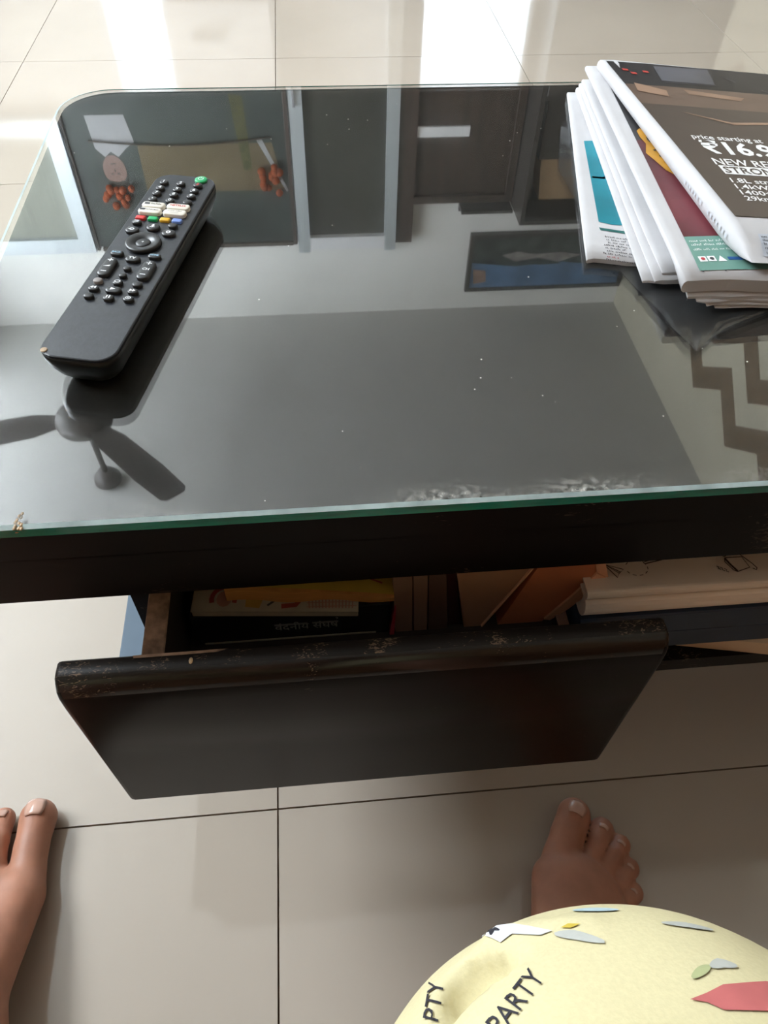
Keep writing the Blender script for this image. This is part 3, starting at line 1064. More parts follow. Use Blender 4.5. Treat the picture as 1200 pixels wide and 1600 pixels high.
pg.build('printed_pink_disc', 'mag_pink', mg, recalc=False, local=True)
pg = MB()
for q in range(14):
    pg.ribbon([(.022 + q * .0021, .002), (.020 + q * .0023, .022)], .0009, fng)
for q in range(6):
    pg.ribbon([(.020, .003 + q * .003), (.052, .004 + q * .0032)], .0006, fng)
pg.build('printed_grid', 'mag_pink', mg, recalc=False, local=True)['kind'] = 'stuff'
pg = MB().poly([(-.019, .003), (-.010, .002), (-.008, .009), (-.013, .012), (-.019, .010)], fng)
pg.build('printed_ochre_patch', 'mag_yellow', mg, recalc=False, local=True)
pg = MB()
pg.ribbon([(-.018, .009), (-.014, .0105), (-.009, .0085)], .0015, fng)
pg.build('printed_dark_mark', 'print_ink', mg, recalc=False, local=True)
pg = MB().ribbon([(-.005, .004), (.001, .009)], .0015, fng)
pg.build('printed_dark_mark', 'print_ink', mg, recalc=False, local=True)

ys = thing('paper_bundle', 'curled yellow and orange booklet lying on top of the magazine', 'booklet', (-.0145, .2595, .3020), None, R(-4.6))
vs, fs = [], []
N = 14
for i in range(N + 1):
    x = -.0535 + .107 * i / N
    h = .0135 - .0095 * (i / N) ** 1.6
    for y in (0, .12):
        vs.append((x, y + (.0012 * math.sin(i * .9) if y == 0 else 0), 0))
        vs.append((x, y + (.0012 * math.sin(i * .9) if y == 0 else 0), h))
for i in range(N):
    a, b = i * 4, i * 4 + 4
    fs += [(a, b, b + 1, a + 1), (a + 2, a + 3, b + 3, b + 2), (a, a + 2, b + 2, b), (a + 1, b + 1, b + 3, a + 3)]
fs += [(0, 1, 3, 2), (N * 4, N * 4 + 2, N * 4 + 3, N * 4 + 1)]
MB().add(vs, fs).build('pages', 'orange_pages', ys, local=True)
top = MB()
for i in range(N):
    xa, xb = -.0535 + .107 * i / N, -.0535 + .107 * (i + 1) / N
    ha, hb = .0138 - .0095 * (i / N) ** 1.6, .0138 - .0095 * ((i + 1) / N) ** 1.6
    top.add([(xa, .002, ha), (xb, .002, hb), (xb, .122, hb), (xa, .122, ha)], [(0, 1, 2, 3)])
top.build('cover', 'yellow_cover', ys, local=True)
rm = MB()
fny = lambda x, y: (x, y, .0140 - .0095 * ((x + .0535) / .107) ** 1.6 + .0002)
rm.poly([(.026, .014), (.028, .014), (.0275, .019), (.0265, .019)], fny)
rm.build('printed_red_mark', 'mag_red', ys, recalc=False, local=True)
rm = MB().ribbon([(.037, .013), (.046, .010)], .0013, fny)
rm.build('printed_red_mark', 'mag_red', ys, recalc=False, local=True)


def upright(name, label, cat, bl, br, tr, tl, y0, y1, mat, edge=None, group=None):
    """upright or leaning book: polygon in x-z extruded along y"""
    t = thing(name, label, cat, ((bl[0] + br[0]) / 2, y0, min(bl[1], br[1])), group)
    poly = [bl, br, tr, tl]
    MB().prism(poly, y0, y1, 'y').build('cover', mat, t)
    # page block recessed in the top
    cx = sum(p[0] for p in poly) / 4
    cz = sum(p[1] for p in poly) / 4
    pp = [(cx + (a - cx) * .72, cz + (b - cz) * (1.0 if b < cz else 1.004)) for a, b in poly]
    MB().prism(pp, y0 + .003, y1 - .003, 'y').build('pages', edge or 'book_pages', t)
    return t


ZB = .2577
upright('book', 'slim crimson book squeezed between the black book and brown booklets', 'book', (.0372, ZB), (.0405, ZB), (.0405, .292), (.0400, .292), .256, .40, 'red_cover')
upright('booklet', 'brown covered booklet standing upright beside the yellow booklet', 'booklet', (.0415, ZB), (.0535, ZB), (.0485, .350), (.0366, .350), .258, .40, 'brown_cover')
upright('booklet', 'thin brown booklet, second upright from the yellow booklet', 'booklet', (.0545, ZB), (.0635, ZB), (.0582, .350), (.0492, .350), .258, .40, 'brown_cover')
upright('booklet', 'dark brown booklet, third upright from the yellow booklet', 'booklet', (.0645, ZB), (.0780, ZB), (.0690, .350), (.0590, .350), .258, .40, 'brown_cover2')
upright('booklet', 'maroon booklet standing between the dark brown booklet and leaning tan box', 'booklet', (.0788, ZB), (.0880, ZB), (.0735, .348), (.0697, .348), .260, .40, 'maroon_cover')
b1 = thing('tan_box', 'flat tan leatherette box leaning against the maroon booklet', 'box', (.095, .258, ZB))
MB().prism([(.0895, ZB), (.1010, ZB), (.1325, .346), (.0745, .346)], .258, .40, 'y').build('box_body', 'tan_box', b1)
MB().prism([(.1012, .2590), (.1022, .2585), (.1337, .3455), (.1325, .3460)], .2565, .40, 'y').build('lid_edge', 'rust_lit_edge', b1)
b2 = thing('rust_box', 'rust coloured leatherette box with a painted lit rim leaning beside the notebooks', 'box', (.138, .258, ZB))
MB().prism([(.1135, ZB), (.1450, ZB), (.1600, .290), (.1700, .3165), (.1600, .346), (.1350, .346)], .258, .40, 'y').build('box_body', 'rust_box', b2)
MB().prism([(.1455, .2625), (.1500, .2610), (.1600, .2740), (.1795, .3085), (.1700, .3160), (.1590, .2900)], .2565, .40, 'y').build('lit_rim', 'rust_lit_edge', b2)  # light on the box edge painted as a paler strip
MB().prism([(.1700, .3165), (.1795, .3090), (.1660, .3460), (.1602, .3460)], .2570, .40, 'y').build('lit_rim', 'rust_lit_edge', b2)

# ================================================================ STACK ON THE OPEN SHELF
bb = thing('beige_book', 'thin beige board book at the bottom of the shelf stack, turned askew', 'book', (.33, .25, .2187))
MB().add([(.20, .2625, .2187), (.42, .2185, .2187), (.46, .45, .2187), (.24, .47, .2187), (.20, .2625, .2335), (.42, .2185, .2335), (.46, .45, .2335), (.24, .47, .2335)],
         [(3, 2, 1, 0), (4, 5, 6, 7), (0, 1, 5, 4), (1, 2, 6, 5), (2, 3, 7, 6), (3, 0, 4, 7)]).build('cover', 'beige_book', bb)
nb = thing('navy_box', 'dark navy blue box file lying under the off white notebooks', 'box', (.33, .25, .234))
MB().box(.1635, .52, .2435, .46, .2340, .2565, .001, 1).build('box_base', 'navy', nb)
MB().box(.1630, .5205, .2430, .4605, .2570, .2805, .0012, 1).build('lid', 'navy', nb)


def notebook(label, x0, x1, y0, y1, z0, z1, doodles=False):
    t = thing('notebook', label, 'notebook', ((x0 + x1) / 2, y0, z0), 'off white notebooks on the open shelf')
    # wrap-round cover: rounded spine at the near side
    h = z1 - z0
    prof = [(y1, z1), (y0 + h * .6, z1)]
    for k in range(9):
        a = R(90 + 180 * k / 8)
        prof.append((y0 + h * .42 + h * .42 * math.cos(a), (z0 + z1) / 2 + h / 2 * math.sin(a)))
    prof += [(y1, z0)]
    inn = [(y1, z0 + .0016), (y0 + h * .5, z0 + .0016), (y0 + h * .5, z1 - .0016), (y1, z1 - .0016)]
    poly = prof + inn
    ns = 9
    vs, fs = [], []
    for i in range(ns):
        x = x0 + (x1 - x0) * i / (ns - 1)
        wob = .0006 * math.sin(i * 1.7)
        for y, z in poly:
            vs.append((x, y, z + (wob if z > z0 + h * .6 else 0)))
    m = len(poly)
    for i in range(ns - 1):
        for k in range(m):
            fs.append((i * m + k, i * m + (k + 1) % m, (i + 1) * m + (k + 1) % m, (i + 1) * m + k))
    fs += [tuple(range(m)), tuple(range((ns - 1) * m, ns * m))]
    MB().add(vs, fs, False).build('cover', 'notebook', t)
    MB().box(x0 + .003, x1 - .003, y0 + h * .5 + .001, y1 - .003, z0 + .0018, z1 - .0018).build('pages', 'paper_edge', t)
    return t


notebook('plump off white notebook with rounded spine lying on the navy box', .1640, .50, .2430, .45, .2812, .2992)
n2 = notebook('off white notebook with brown doodles, on top of the shelf stack', .1625, .51, .2445, .45, .3018, .3100, True)
dd = MB()
zf = lambda x, y: (x, y, .31085)
W = .0007
dd.ribbon([(.1786, .2668), (.1848, .2557), (.1868, .2590), (.1786, .2668), (.1905, .2617), (.1868, .2590)], W, zf)
dd.ribbon([(.1786, .2668), (.1877, .2600)], W, zf)
dd.build('paper_plane_doodle', 'doodle_ink', n2, recalc=False)
dd = MB()
for k in range(9):
    a0, a1 = R(200 + k * 36), R(200 + k * 36 + 20)
    dd.ribbon([(.1995 + .0075 * math.cos(a0), .2622 + .0060 * math.sin(a0)), (.1995 + .0075 * math.cos(a1), .2622 + .0060 * math.sin(a1))], W * .8, zf)
dd.build('dashed_loop_doodle', 'doodle_ink', n2, recalc=False)['kind'] = 'stuff'
dd = MB()
dd.ribbon([(.2045, .2690), (.2060, .2650), (.2175, .2672), (.2320, .2715)], W * 1.3, zf)
dd.ribbon([(.2060, .2665), (.2150, .2690)], W, zf)
dd.build('card_doodle', 'doodle_ink', n2, recalc=False)
dd = MB()
cup = [(.2610, .2655), (.2600, .2625), (.2632, .2555), (.2652, .2540), (.2748, .2568), (.2728, .2655), (.2610, .2655)]
dd.ribbon(cup, W, zf)
dd.ribbon([(.2610, .2650), (.2628, .2600), (.2655, .2545)], W * 2.2, zf)
dd.ribbon([(.2720, .2680), (.2775, .2600), (.2795, .2560), (.2785, .2545), (.2765, .2560)], W, zf)
dd.ribbon([(.2585, .2690), (.2610, .2665), (.2640, .2680)], W, zf)
dd.build('cup_doodle', 'doodle_ink', n2, recalc=False)
dd = MB()
for q in range(3):
    x = .2530 + q * .0022
    y = .2595 - q * .0012
    dd.ribbon([(x, y), (x + .0012, y - .0008), (x + .0006, y - .0020), (x + .0020, y - .0030)], W * .9, zf)
dd.build('steam_doodle', 'doodle_ink', n2, recalc=False)
# ================================================================ NEWSPAPERS
def sag(x):
    return max(.3, 1 - 2.2 * max(0.0, x - .262))


def lerp(a, b, t):
    return (a[0] + (b[0] - a[0]) * t, a[1] + (b[1] - a[1]) * t)


def paper(FL, FR, NR, NL, zb, zt, nu=12, nv=14, ragged=.0007, seed=1, fold=True, near_round=0.0):
    """folded newspaper section: rounded fold on the left edge, loose edges elsewhere. zb/zt give heights at (x,y)"""
    rg = random.Random(seed)
    rag = [rg.uniform(-1, 1) * ragged for _ in range(nu + 1)]
    T, Bm = [], []
    for j in range(nv + 1):
        v = j / nv
        rowT, rowB = [], []
        for i in range(nu + 1):
            u = (i / nu) ** 1.6
            a = lerp(NL, FL, v)
            b = lerp(NR, FR, v)
            x, y = lerp(a, b, u)
            if j == 0:
                y += rag[i]
            z1, z0 = zt(x, y), zb(x, y)
            if near_round and j < 3:
                k = (0, .62, .90)[j]
                mid = z0 + (z1 - z0) * .45
                z1 = mid + (z1 - mid) * k
                z0 = mid + (z0 - mid) * k
            rowT.append((x, y, z1))
            rowB.append((x, y, z0))
        T.append(rowT)
        Bm.append(rowB)
    m = MB()
    vs = [p for r in T for p in r] + [p for r in Bm for p in r]
    W_ = nu + 1
    off = W_ * (nv + 1)
    ft, fo = [], []
    for j in range(nv):
        for i in range(nu):
            a = j * W_ + i
            ft.append((a, a + 1, a + W_ + 1, a + W_))
            ft.append((off + a, off + a + W_, off + a + W_ + 1, off + a + 1))
    for i in range(nu):
        fo.append((i, off + i, off + i + 1, i + 1))
        a = nv * W_ + i
        fo.append((a, a + 1, off + a + 1, off + a))
    for j in range(nv):
        a = j * W_ + nu
        fo.append((a, off + a, off + a + W_, a + W_))
    m.add(vs, ft, True)
    m.f += fo
    m.s += [False] * len(fo)
    # left fold: half-round bulge
    for j in range(nv + 1):
        t, b = T[j][0], Bm[j][0]
        h = (t[2] - b[2])
        nb_ = len(m.v)
        for k in (1, 2, 3):
            a = math.pi * k / 4
            m.v.append((t[0] - h * .28 * math.sin(a), t[1], t[2] - h * (1 - math.cos(a)) / 2))
        if j == 0:
            base0 = nb_
    for j in range(nv):
        A = [j * W_, base0 + j * 3, base0 + j * 3 + 1, base0 + j * 3 + 2, off + j * W_]
        Bq = [(j + 1) * W_, base0 + j * 3 + 3, base0 + j * 3 + 4, base0 + j * 3 + 5, off + (j + 1) * W_]
        for k in range(4):
            m.f.append((A[k], Bq[k], Bq[k + 1], A[k + 1]))
            m.s.append(True)
    m.f.append((0, base0, base0 + 1, base0 + 2, off))
    m.s.append(False)
    e = base0 + nv * 3
    m.f.append((nv * W_, off + nv * W_, e + 2, e + 1, e))
    m.s.append(False)
    return m


G = ZT + .0006


def droop(x, y):
    return -.0075 * min(1, max(0, (.402 - y) / .028))


rgn = random.Random(11)
# --- lowest newspaper with the teal picture
p1 = thing('newspaper', 'lowest newspaper in the pile, with a teal picture and upside down print', 'newspaper', (.30, .55, ZT), 'newspapers piled on the glass')
z1t = lambda x, y: G + .0030 * sag(x)
paper((.2375, .696), (.46, .675), (.42, .385), (.183, .4300), lambda x, y: G, z1t, seed=1, ragged=.0012).build('folded_sheet', 'paper', p1)
f1 = lambda x, y: (x, y, G + .0033)
MB().poly([(.2262, .6000), (.2034, .4755), (.2120, .4710), (.2230, .4690), (.2500, .5200), (.2500, .6000)], f1).build('teal_picture', 'print_teal', p1, recalc=False)
MB().ribbon([(.2165, .5400), (.2240, .5380), (.2400, .5400)], .003, f1).build('picture_line', 'print_deepgreen', p1, recalc=False)
MB().poly([(.2015, .4680), (.2016, .4645), (.2250, .4560), (.2255, .4592)], f1).build('green_heading_bar', 'print_deepgreen', p1, recalc=False)
pm = MB()
rot1 = R(-19)


def f1r(x, y):     # printed block, its own axes turned like the page
    c, s = math.cos(rot1), math.sin(rot1)
    return f1(.2030 + x * c - y * s, .4610 + x * s + y * c)


for q in range(9):
    if q == 7:
        continue
    print_lines(pm, f1r, .001 + .0012 * (q % 3), -.0055 - q * .0036, .030, 1, .003, .0021, rgn)
pm.build('body_print', 'print_ink', p1, recalc=False)['kind'] = 'stuff'
pm = MB()
print_lines(pm, f1r, .004, -.0055 - 7 * .0036, .012, 1, .003, .0021, rgn)
pm.build('red_print', 'print_redink', p1, recalc=False)['kind'] = 'stuff'

# --- second newspaper: two loose fanned sections
p2 = thing('newspaper', 'second newspaper from the bottom, plain white folds fanned open on the left', 'newspaper', (.31, .55, ZT + .004), 'newspapers piled on the glass')
T2 = lambda y: max(0, (y - .45) / .24)
paper((.2440, .692), (.47, .680), (.43, .395), (.2110, .3985), lambda x, y: G + .0034 * sag(x), lambda x, y: G + (.0050 + .0035 * T2(y)) * sag(x), seed=2, ragged=.0012).build('folded_sheet', 'paper', p2)
paper((.2450, .690), (.47, .682), (.43, .400), (.2175, .3965), lambda x, y: G + (.0053 + .0036 * T2(y)) * sag(x), lambda x, y: G + (.0068 + .0060 * T2(y)) * sag(x), seed=3, ragged=.0010).build('folded_sheet', 'paper', p2)
paper((.2460, .688), (.47, .683), (.43, .402), (.2240, .4030), lambda x, y: G + (.0071 + .0061 * T2(y)) * sag(x), lambda x, y: G + (.0084 + .0082 * T2(y)) * sag(x), seed=4, ragged=.0008).build('folded_sheet', 'paper', p2)
f2 = lambda x, y: (x, y, G + .0071 + .0060 * T2(y))
MB().poly([(.2350, .4960), (.2262, .4360), (.2320, .4352), (.2345, .4700)], f2).build('dark_print_wedge', 'print_dark', p2, recalc=False)

# --- third newspaper: thick section with the maroon advertisement
p3 = thing('newspaper', 'third newspaper, thick, with a maroon advertisement, golden badge and sage green strip', 'newspaper', (.32, .53, ZT + .009), 'newspapers piled on the glass')
S3 = lambda y: .03 * (y - .38)
levels = [.0100, .0116, .0132, .0148, .0164]
for q in range(4):
    dx = .024 * (1 - q / 4.0)
    za, zb_ = levels[q], levels[q + 1]
    paper((.2480 + dx * .3, .682), (.50, .675), (.47, .3655 + .0012 * q), (.2235 + dx, .3685 + .0012 * q),
          (lambda x, y, za=za: G + (za + S3(y) * .93) * sag(x) + .0002 + droop(x, y) * (1 - .2)),
          (lambda x, y, zb_=zb_, q=q: G + (zb_ + S3(y) * .95) * sag(x) + droop(x, y) * (1 - .25 * q / 3)), seed=20 + q, ragged=.0010).build('inner_section', 'paper', p3)
zt3 = lambda x, y: G + (.0204 + S3(y)) * sag(x)
paper((.2445, .682), (.50, .676), (.47, .3660), (.2262, .3760), lambda x, y: G + (.0168 + S3(y) * .97) * sag(x) + droop(x, y) * .6, zt3, seed=31, ragged=.0009).build('outer_section', 'paper', p3)
f3 = lambda x, y: (x, y, zt3(x, y) + .0003)


def strip_grid(mb, pts_l, pts_r, fn, n=6):
    """quad strip between two polylines with n cells across"""
    rows = []
    for a, b in zip(pts_l, pts_r):
        rows.append([lerp(a, b, k / n) for k in range(n + 1)])
    vs = [fn(*p) for r in rows for p in r]
    W_ = n + 1
    fs = [(j * W_ + i, j * W_ + i + 1, (j + 1) * W_ + i + 1, (j + 1) * W_ + i) for j in range(len(rows) - 1) for i in range(n)]
    mb.add(vs, fs)


ys_ = [.672, .63, .59, .55, .51, .47, .4215]
mbq = MB()
strip_grid(mbq, [(.2555 - (.672 - y) * .062, y) for y in ys_[:4]], [(.40, y) for y in ys_[:4]], f3)
mbq.build('dark_picture', 'print_dark', p3, recalc=False)
mbq = MB()
strip_grid(mbq, [(.2555 - (.672 - y) * .062, y) for y in ys_[3:]], [(.40, y) for y in ys_[3:]], f3)
mbq.build('maroon_picture', 'print_maroon', p3, recalc=False)
f3b = lambda x, y: (x, y, zt3(x, y) + .0005)
mbq = MB()
strip_grid(mbq, [(.2398, .4213), (.2388, .405), (.2372, .3845)], [(.38, .4213), (.38, .405), (.38, .3845)], f3b)
mbq.build('sage_strip', 'print_sage', p3, recalc=False)
MB().poly([(.2525, .5640), (.2560, .5680), (.2660, .5600), (.2720, .5000), (.2600, .4985), (.2560, .5050), (.2520, .5200), (.2490, .5300), (.2535, .5440), (.2520, .5540)], f3b).build('golden_badge', 'print_gold', p3, recalc=False)
f3c = lambda x, y: (x, y, zt3(x, y) + .0007)
mbq = MB()
mbq.ribbon([(.2600 + .003 * math.cos(a), .550 + .006 * math.sin(a)) for a in [R(30 * q) for q in range(12)]], .0018, f3c, True)
mbq.ribbon([(.2560, .533), (.2600, .536), (.2610, .528), (.2580, .524)], .0022, f3c)
mbq.ribbon([(.2590, .515), (.2625, .518), (.2640, .508)], .0022, f3c)
mbq.build('badge_lettering', 'print_ink', p3, recalc=False)['kind'] = 'stuff'
mbq = MB()
for q in range(3):
    mbq.ribbon([(.2585 + q * .001 + .0035 * math.cos(a), .600 + .010 * math.sin(a)) for a in [R(40 * k) for k in range(7)]], .0008, f3c)
mbq.build('necklace_picture', 'print_tan', p3, recalc=False)['kind'] = 'stuff'
mbq = MB()
print_lines(mbq, f3c, .2415, .4150, .032, 2, .0042, .0022, rgn)
print_lines(mbq, f3c, .2412, .4055, .030, 1, .0042, .0020, rgn)
mbq.build('sage_strip_print', 'print_white', p3, recalc=False)['kind'] = 'stuff'
for q, (mt, inner) in enumerate((('print_white', 'print_redink'), ('print_white', 'print_ink'))):
    x = .2410 + q * .0058
    MB().poly([(x, .3935), (x + .0050, .3935), (x + .0050, .3990), (x, .3990)], f3c).build('app_icon', mt, p3, recalc=False)
    f3d = lambda x, y: (x, y, zt3(x, y) + .0009)
    MB().poly([(x + .0025 + .0015 * math.cos(a), .3962 + .0015 * math.sin(a)) for a in [R(45 * k) for k in range(8)]], f3d).build('icon_mark', inner, p3, recalc=False)
MB().poly([(.2528, .3932), (.2585, .3932), (.2556, .3992)], f3c).build('triangle_icon', 'print_white', p3, recalc=False)
MB().poly([(.2598, .3945), (.2800, .3945), (.2800, .3978), (.2598, .3978)], f3c).build('blue_bar', 'print_blue', p3, recalc=False)
mbq = MB()
for x in (.2385, .2530):
    mbq.poly([(x, .3828), (x + .0012, .3828), (x + .0012, .3840), (x, .3840)], f3c)
mbq.build('registration_mark', 'print_ink', p3, recalc=False)['kind'] = 'stuff'

# --- top newspaper: brown car advertisement
p4 = thing('newspaper', 'topmost newspaper with a brown car advertisement and white price lettering', 'newspaper', (.36, .53, ZT + .021), 'newspapers piled on the glass')
zt4 = lambda x, y: G + .0376 - .088 * max(0, x - .262)
zb4 = lambda x, y: G + (.0207 + S3(y)) * sag(x) + .0004
paper((.2520, .672), (.50, .668), (.50, .378), (.2660, .3800), zb4, zt4, nu=14, nv=22, seed=41, ragged=.0004, near_round=1).build('folded_bundle', 'paper', p4)
f4 = lambda x, y: (x, y, zt4(x, y) + .0004)
xl4 = lambda y: .2555 + (.672 - y) * .0445


def band4(mb, y0, y1, x1=.47, n=6, x0=None):
    k = max(2, int(abs(y1 - y0) / .02) + 1)
    yy = [y0 + (y1 - y0) * i / k for i in range(k + 1)]
    strip_grid(mb, [(xl4(y) if x0 is None else x0, y) for y in yy], [(x1, y) for y in yy], f4, n)
    return mb


band4(MB(), .585, .418).build('brown_panel', 'print_brown', p4, recalc=False)
band4(MB(), .622, .585).build('road_picture', 'print_road', p4, recalc=False)
band4(MB(), .669, .622).build('car_picture', 'print_dark', p4, recalc=False)
f4b = lambda x, y: (x, y, zt4(x, y) + .0006)
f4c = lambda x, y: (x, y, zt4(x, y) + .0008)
MB().poly([(.2960, .6640), (.3460, .6660), (.3400, .6330), (.2930, .6330)], f4b).build('windscreen_picture', 'print_grey', p4, recalc=False)
MB().poly([(.2660, .6240), (.2900, .6130), (.2880, .6010), (.2640, .6080)], f4b).build('bodywork_picture', 'print_tan', p4, recalc=False)
MB().poly([(.3060, .6180), (.3560, .6100), (.3500, .6030), (.3080, .6090)], f4b).build('bodywork_picture', 'print_tan', p4, recalc=False)
MB().poly([(.2880, .5740), (.3240, .5600), (.3620, .5660), (.4200, .5640), (.4200, .5600), (.3600, .5620), (.3250, .5560), (.2960, .5690)], f4b).build('road_line_picture', 'print_tan', p4, recalc=False)
mbq = MB()
for x, y in ((.2645, .6530), (.2700, .6470), (.2820, .6520)):
    mbq.poly([(x, y), (x + .0050, y - .0008), (x + .0050, y - .0045), (x, y - .0040)], f4b)
mbq.build('tail_light_picture', 'print_red', p4, recalc=False)['kind'] = 'stuff'
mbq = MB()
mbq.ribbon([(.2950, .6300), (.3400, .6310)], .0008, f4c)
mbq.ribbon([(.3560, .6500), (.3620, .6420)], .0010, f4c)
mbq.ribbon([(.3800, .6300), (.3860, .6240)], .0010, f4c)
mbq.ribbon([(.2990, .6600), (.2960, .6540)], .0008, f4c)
mbq.build('painted_crease_glint', 'print_grey', p4, recalc=False)['kind'] = 'stuff'  # glints on the creased paper painted as thin grey lines
for body, x, y, s, w in (('price starting at', .2800, .5275, .0100, .0560), ('₹16.99', .2825, .5055, .0265, .0820),
                         ('NEW REN', .2820, .4880, .0132, .0500), ('1.8L stro', .2838, .4628, .0086, .0325),
                         ('1.4kWh', .2838, .4545, .0086, .0285), ('1400+', .2841, .4466, .0086, .0232), ('29km', .2840, .4388, .0086, .0195)):
    mbq = MB()
    if body.startswith('₹'):
        add_text(mbq, '₹16.9', f4b, x, y, s, .0555, 'L', .03)
    else:
        add_text(mbq, body, f4b, x, y, s, w, 'L', .014)
    mbq.build('lettering', 'print_white', p4, recalc=False)
mbq = MB()
strip_grid(mbq, [(.2830, .4868), (.2838, .4745)], [(.36, .4868), (.36, .4745)], f4b, 8)
mbq.build('white_box', 'print_white', p4, recalc=False)
mbq = MB()
add_text(mbq, 'STRON', f4c, .2850, .4762, .0125, .0370, 'L', .015)
mbq.build('lettering', 'print_brown', p4, recalc=False)
# printed panel on the rolled near end and faint print on the fold
mbq = MB()
def fe(x, y, off=.0005):
    z1, z0 = zt4(x, y), zb4(x, y)
    mid = z0 + (z1 - z0) * .45
    return (x, y, mid + (z1 - mid) * float(np.interp(y, [.3790, .3925, .4056, .4188], [0, .62, .90, 1])) + off)


strip_grid(mbq, [(.2755, .4005), (.2748, .3925), (.2742, .3835)], [(.340, .3995), (.340, .3925), (.340, .3825)], fe, 4)
mbq.build('grey_text_panel', 'print_bluegrey', p4, recalc=False)
mbq = MB()
print_lines(mbq, lambda x, y: fe(x, y, .0008), .2765, .3970, .050, 5, .0030, .0019, rgn)
mbq.build('grey_panel_print', 'print_ink', p4, recalc=False)['kind'] = 'stuff'
mbq = MB()
for q in range(16):
    y = .475 - q * .0045 + rgn.uniform(-.001, .001)
    if 6 < q < 9:
        continue
    x = xl4(y) - .0075
    z = (zt4(.26, y) + zb4(.26, y)) / 2 - .001
    mbq.add([(x - .0002, y, z), (x - .0002, y + .0012, z), (x - .0002, y + .0012, z + .003), (x - .0002, y, z + .0025)], [(0, 1, 2, 3)])
mbq.build('fold_print', 'print_bluegrey', p4, recalc=False)['kind'] = 'stuff'

# --- clear polythene bag caught under the newspapers
rgp = random.Random(5)
bagm = MB()
NU, NV = 26, 30
bl = [(.2225, .3340), (.2040, .4300), (.1985, .5600), (.2230, .6450)]
vs = []
for j in range(NV + 1):
    v = j / NV
    y_n = .334 + (.660 - .334) * v
    # left boundary through the traced points, right boundary under the pile
    ky = [.334, .43, .56, .645, .66]
    kx = [.2225, .2000, .1960, .2190, .2300]
    xl = float(np.interp(y_n, ky, kx))
    xr = float(np.interp(y_n, [.334, .3585, .40, .66], [.2235, .262, .40, .40]))
    for i in range(NU + 1):
        u = i / NU
        x = xl + (xr - xl) * u
        w = math.sin(x * 310 + y_n * 90) * .5 + math.sin(x * 170 - y_n * 240 + 1) * .5
        h = .0004 + .0009 * max(0, w)
        if x > .215 and y_n > .40:
            h = .0003
        elif y_n > .56:
            h += .0035 * abs(math.sin(y_n * 140 + x * 400)) * (1 - u)
        elif y_n < .39:
            h += .0016 * abs(math.sin(x * 260 + y_n * 150))
        vs.append((x, y_n + .002 * math.sin(x * 160), ZT + h))
W_ = NU + 1
fs = [(j * W_ + i, j * W_ + i + 1, (j + 1) * W_ + i + 1, (j + 1) * W_ + i) for j in range(NV) for i in range(NU)]
bag = bagm.add(vs, fs, True).build('polythene_bag', 'polythene')
tag(bag, 'crumpled clear polythene bag caught under the newspaper pile', 'plastic bag')

# ================================================================ PERSON (legs, feet and shorts)
def rcone(P, a, b, ra, rb):
    a = np.array(a, dtype=np.float32)
    b = np.array(b, dtype=np.float32)
    ab = b - a
    t = np.clip(((P - a) @ ab) / float(ab @ ab), 0, 1)
    d = np.linalg.norm(P - a - t[:, None] * ab, axis=1)
    return d - (ra + (rb - ra) * t)


def ell(P, c, r):
    q = (P - np.array(c, dtype=np.float32)) / np.array(r, dtype=np.float32)
    k = np.linalg.norm(q, axis=1)
    return (k - 1) * min(r)


def smin(a, b, k):
    h = np.clip(.5 + .5 * (b - a) / k, 0, 1)
    return b + (a - b) * h - k * h * (1 - h)


def foot(P, toes, mets, ankle, heel, mid):
    d = None
    for a, b, ra, rb in mets:
        e = rcone(P, a, b, ra, rb)
        d = e if d is None else smin(d, e, .014)
    d = smin(d, rcone(P, heel, mid, .027, .026), .02)
    d = smin(d, rcone(P, (heel[0], heel[1], heel[2] + .006), ankle, .029, .033), .02)
    d = smin(d, rcone(P, mid, ankle, .026, .033), .02)
    tt = None
    for a, b, ra, rb, c, rc in toes:
        e = smin(rcone(P, a, b, ra, rb), rcone(P, b, c, rb, rc), .004)
        tt = e if tt is None else smin(tt, e, .0006)
    d = smin(d, tt, .0045)
    return d


def V3(x, y, z):
    return (x, y, z)


R_TOES = [((.1850, .1600, .018), (.1965, .1800, .0170), .0165, .0142, (.2060, .1950, .0155), .0150),
          ((.2080, .1540, .018), (.2205, .1700, .0185), .0088, .0080, (.2292, .1815, .0112), .0107),
          ((.2190, .1440, .017), (.2325, .1580, .0170), .0085, .0076, (.2415, .1668, .0105), .0100),
          ((.2220, .1280, .015), (.2360, .1405, .0155), .0082, .0074, (.2442, .1474, .0098), .0095),
          ((.2210, .1100, .014), (.2335, .1215, .0145), .0082, .0074, (.2418, .1282, .0094), .0094)]
R_METS = [((.160, .070, .042), (.1750, .1430, .0205), .026, .0200), ((.165, .072, .044), (.1960, .1440, .0220), .024, .0165),
          ((.172, .070, .040), (.2080, .1330, .0200), .023, .0155), ((.176, .066, .035), (.2130, .1190, .0180), .021, .0150),
          ((.176, .060, .029), (.2140, .1030, .0165), .021, .0155)]
L_TOES = [((-.2735, .1850, .018), (-.2740, .2080, .0175), .0160, .0138, (-.2735, .2345, .0160), .0160),
          ((-.3010, .1900, .021), (-.3030, .2160, .0210), .0105, .0092, (-.3055, .2370, .0120), .0102),
          ((-.3180, .1850, .019), (-.3210, .2080, .0190), .0100, .0088, (-.3235, .2260, .0105), .0095),
          ((-.3330, .1750, .017), (-.3370, .1950, .0170), .0095, .0085, (-.3400, .2110, .0100), .0090),
          ((-.3470, .1600, .016), (-.3520, .1780, .0150), .0095, .0085, (-.3550, .1910, .0095), .0088)]
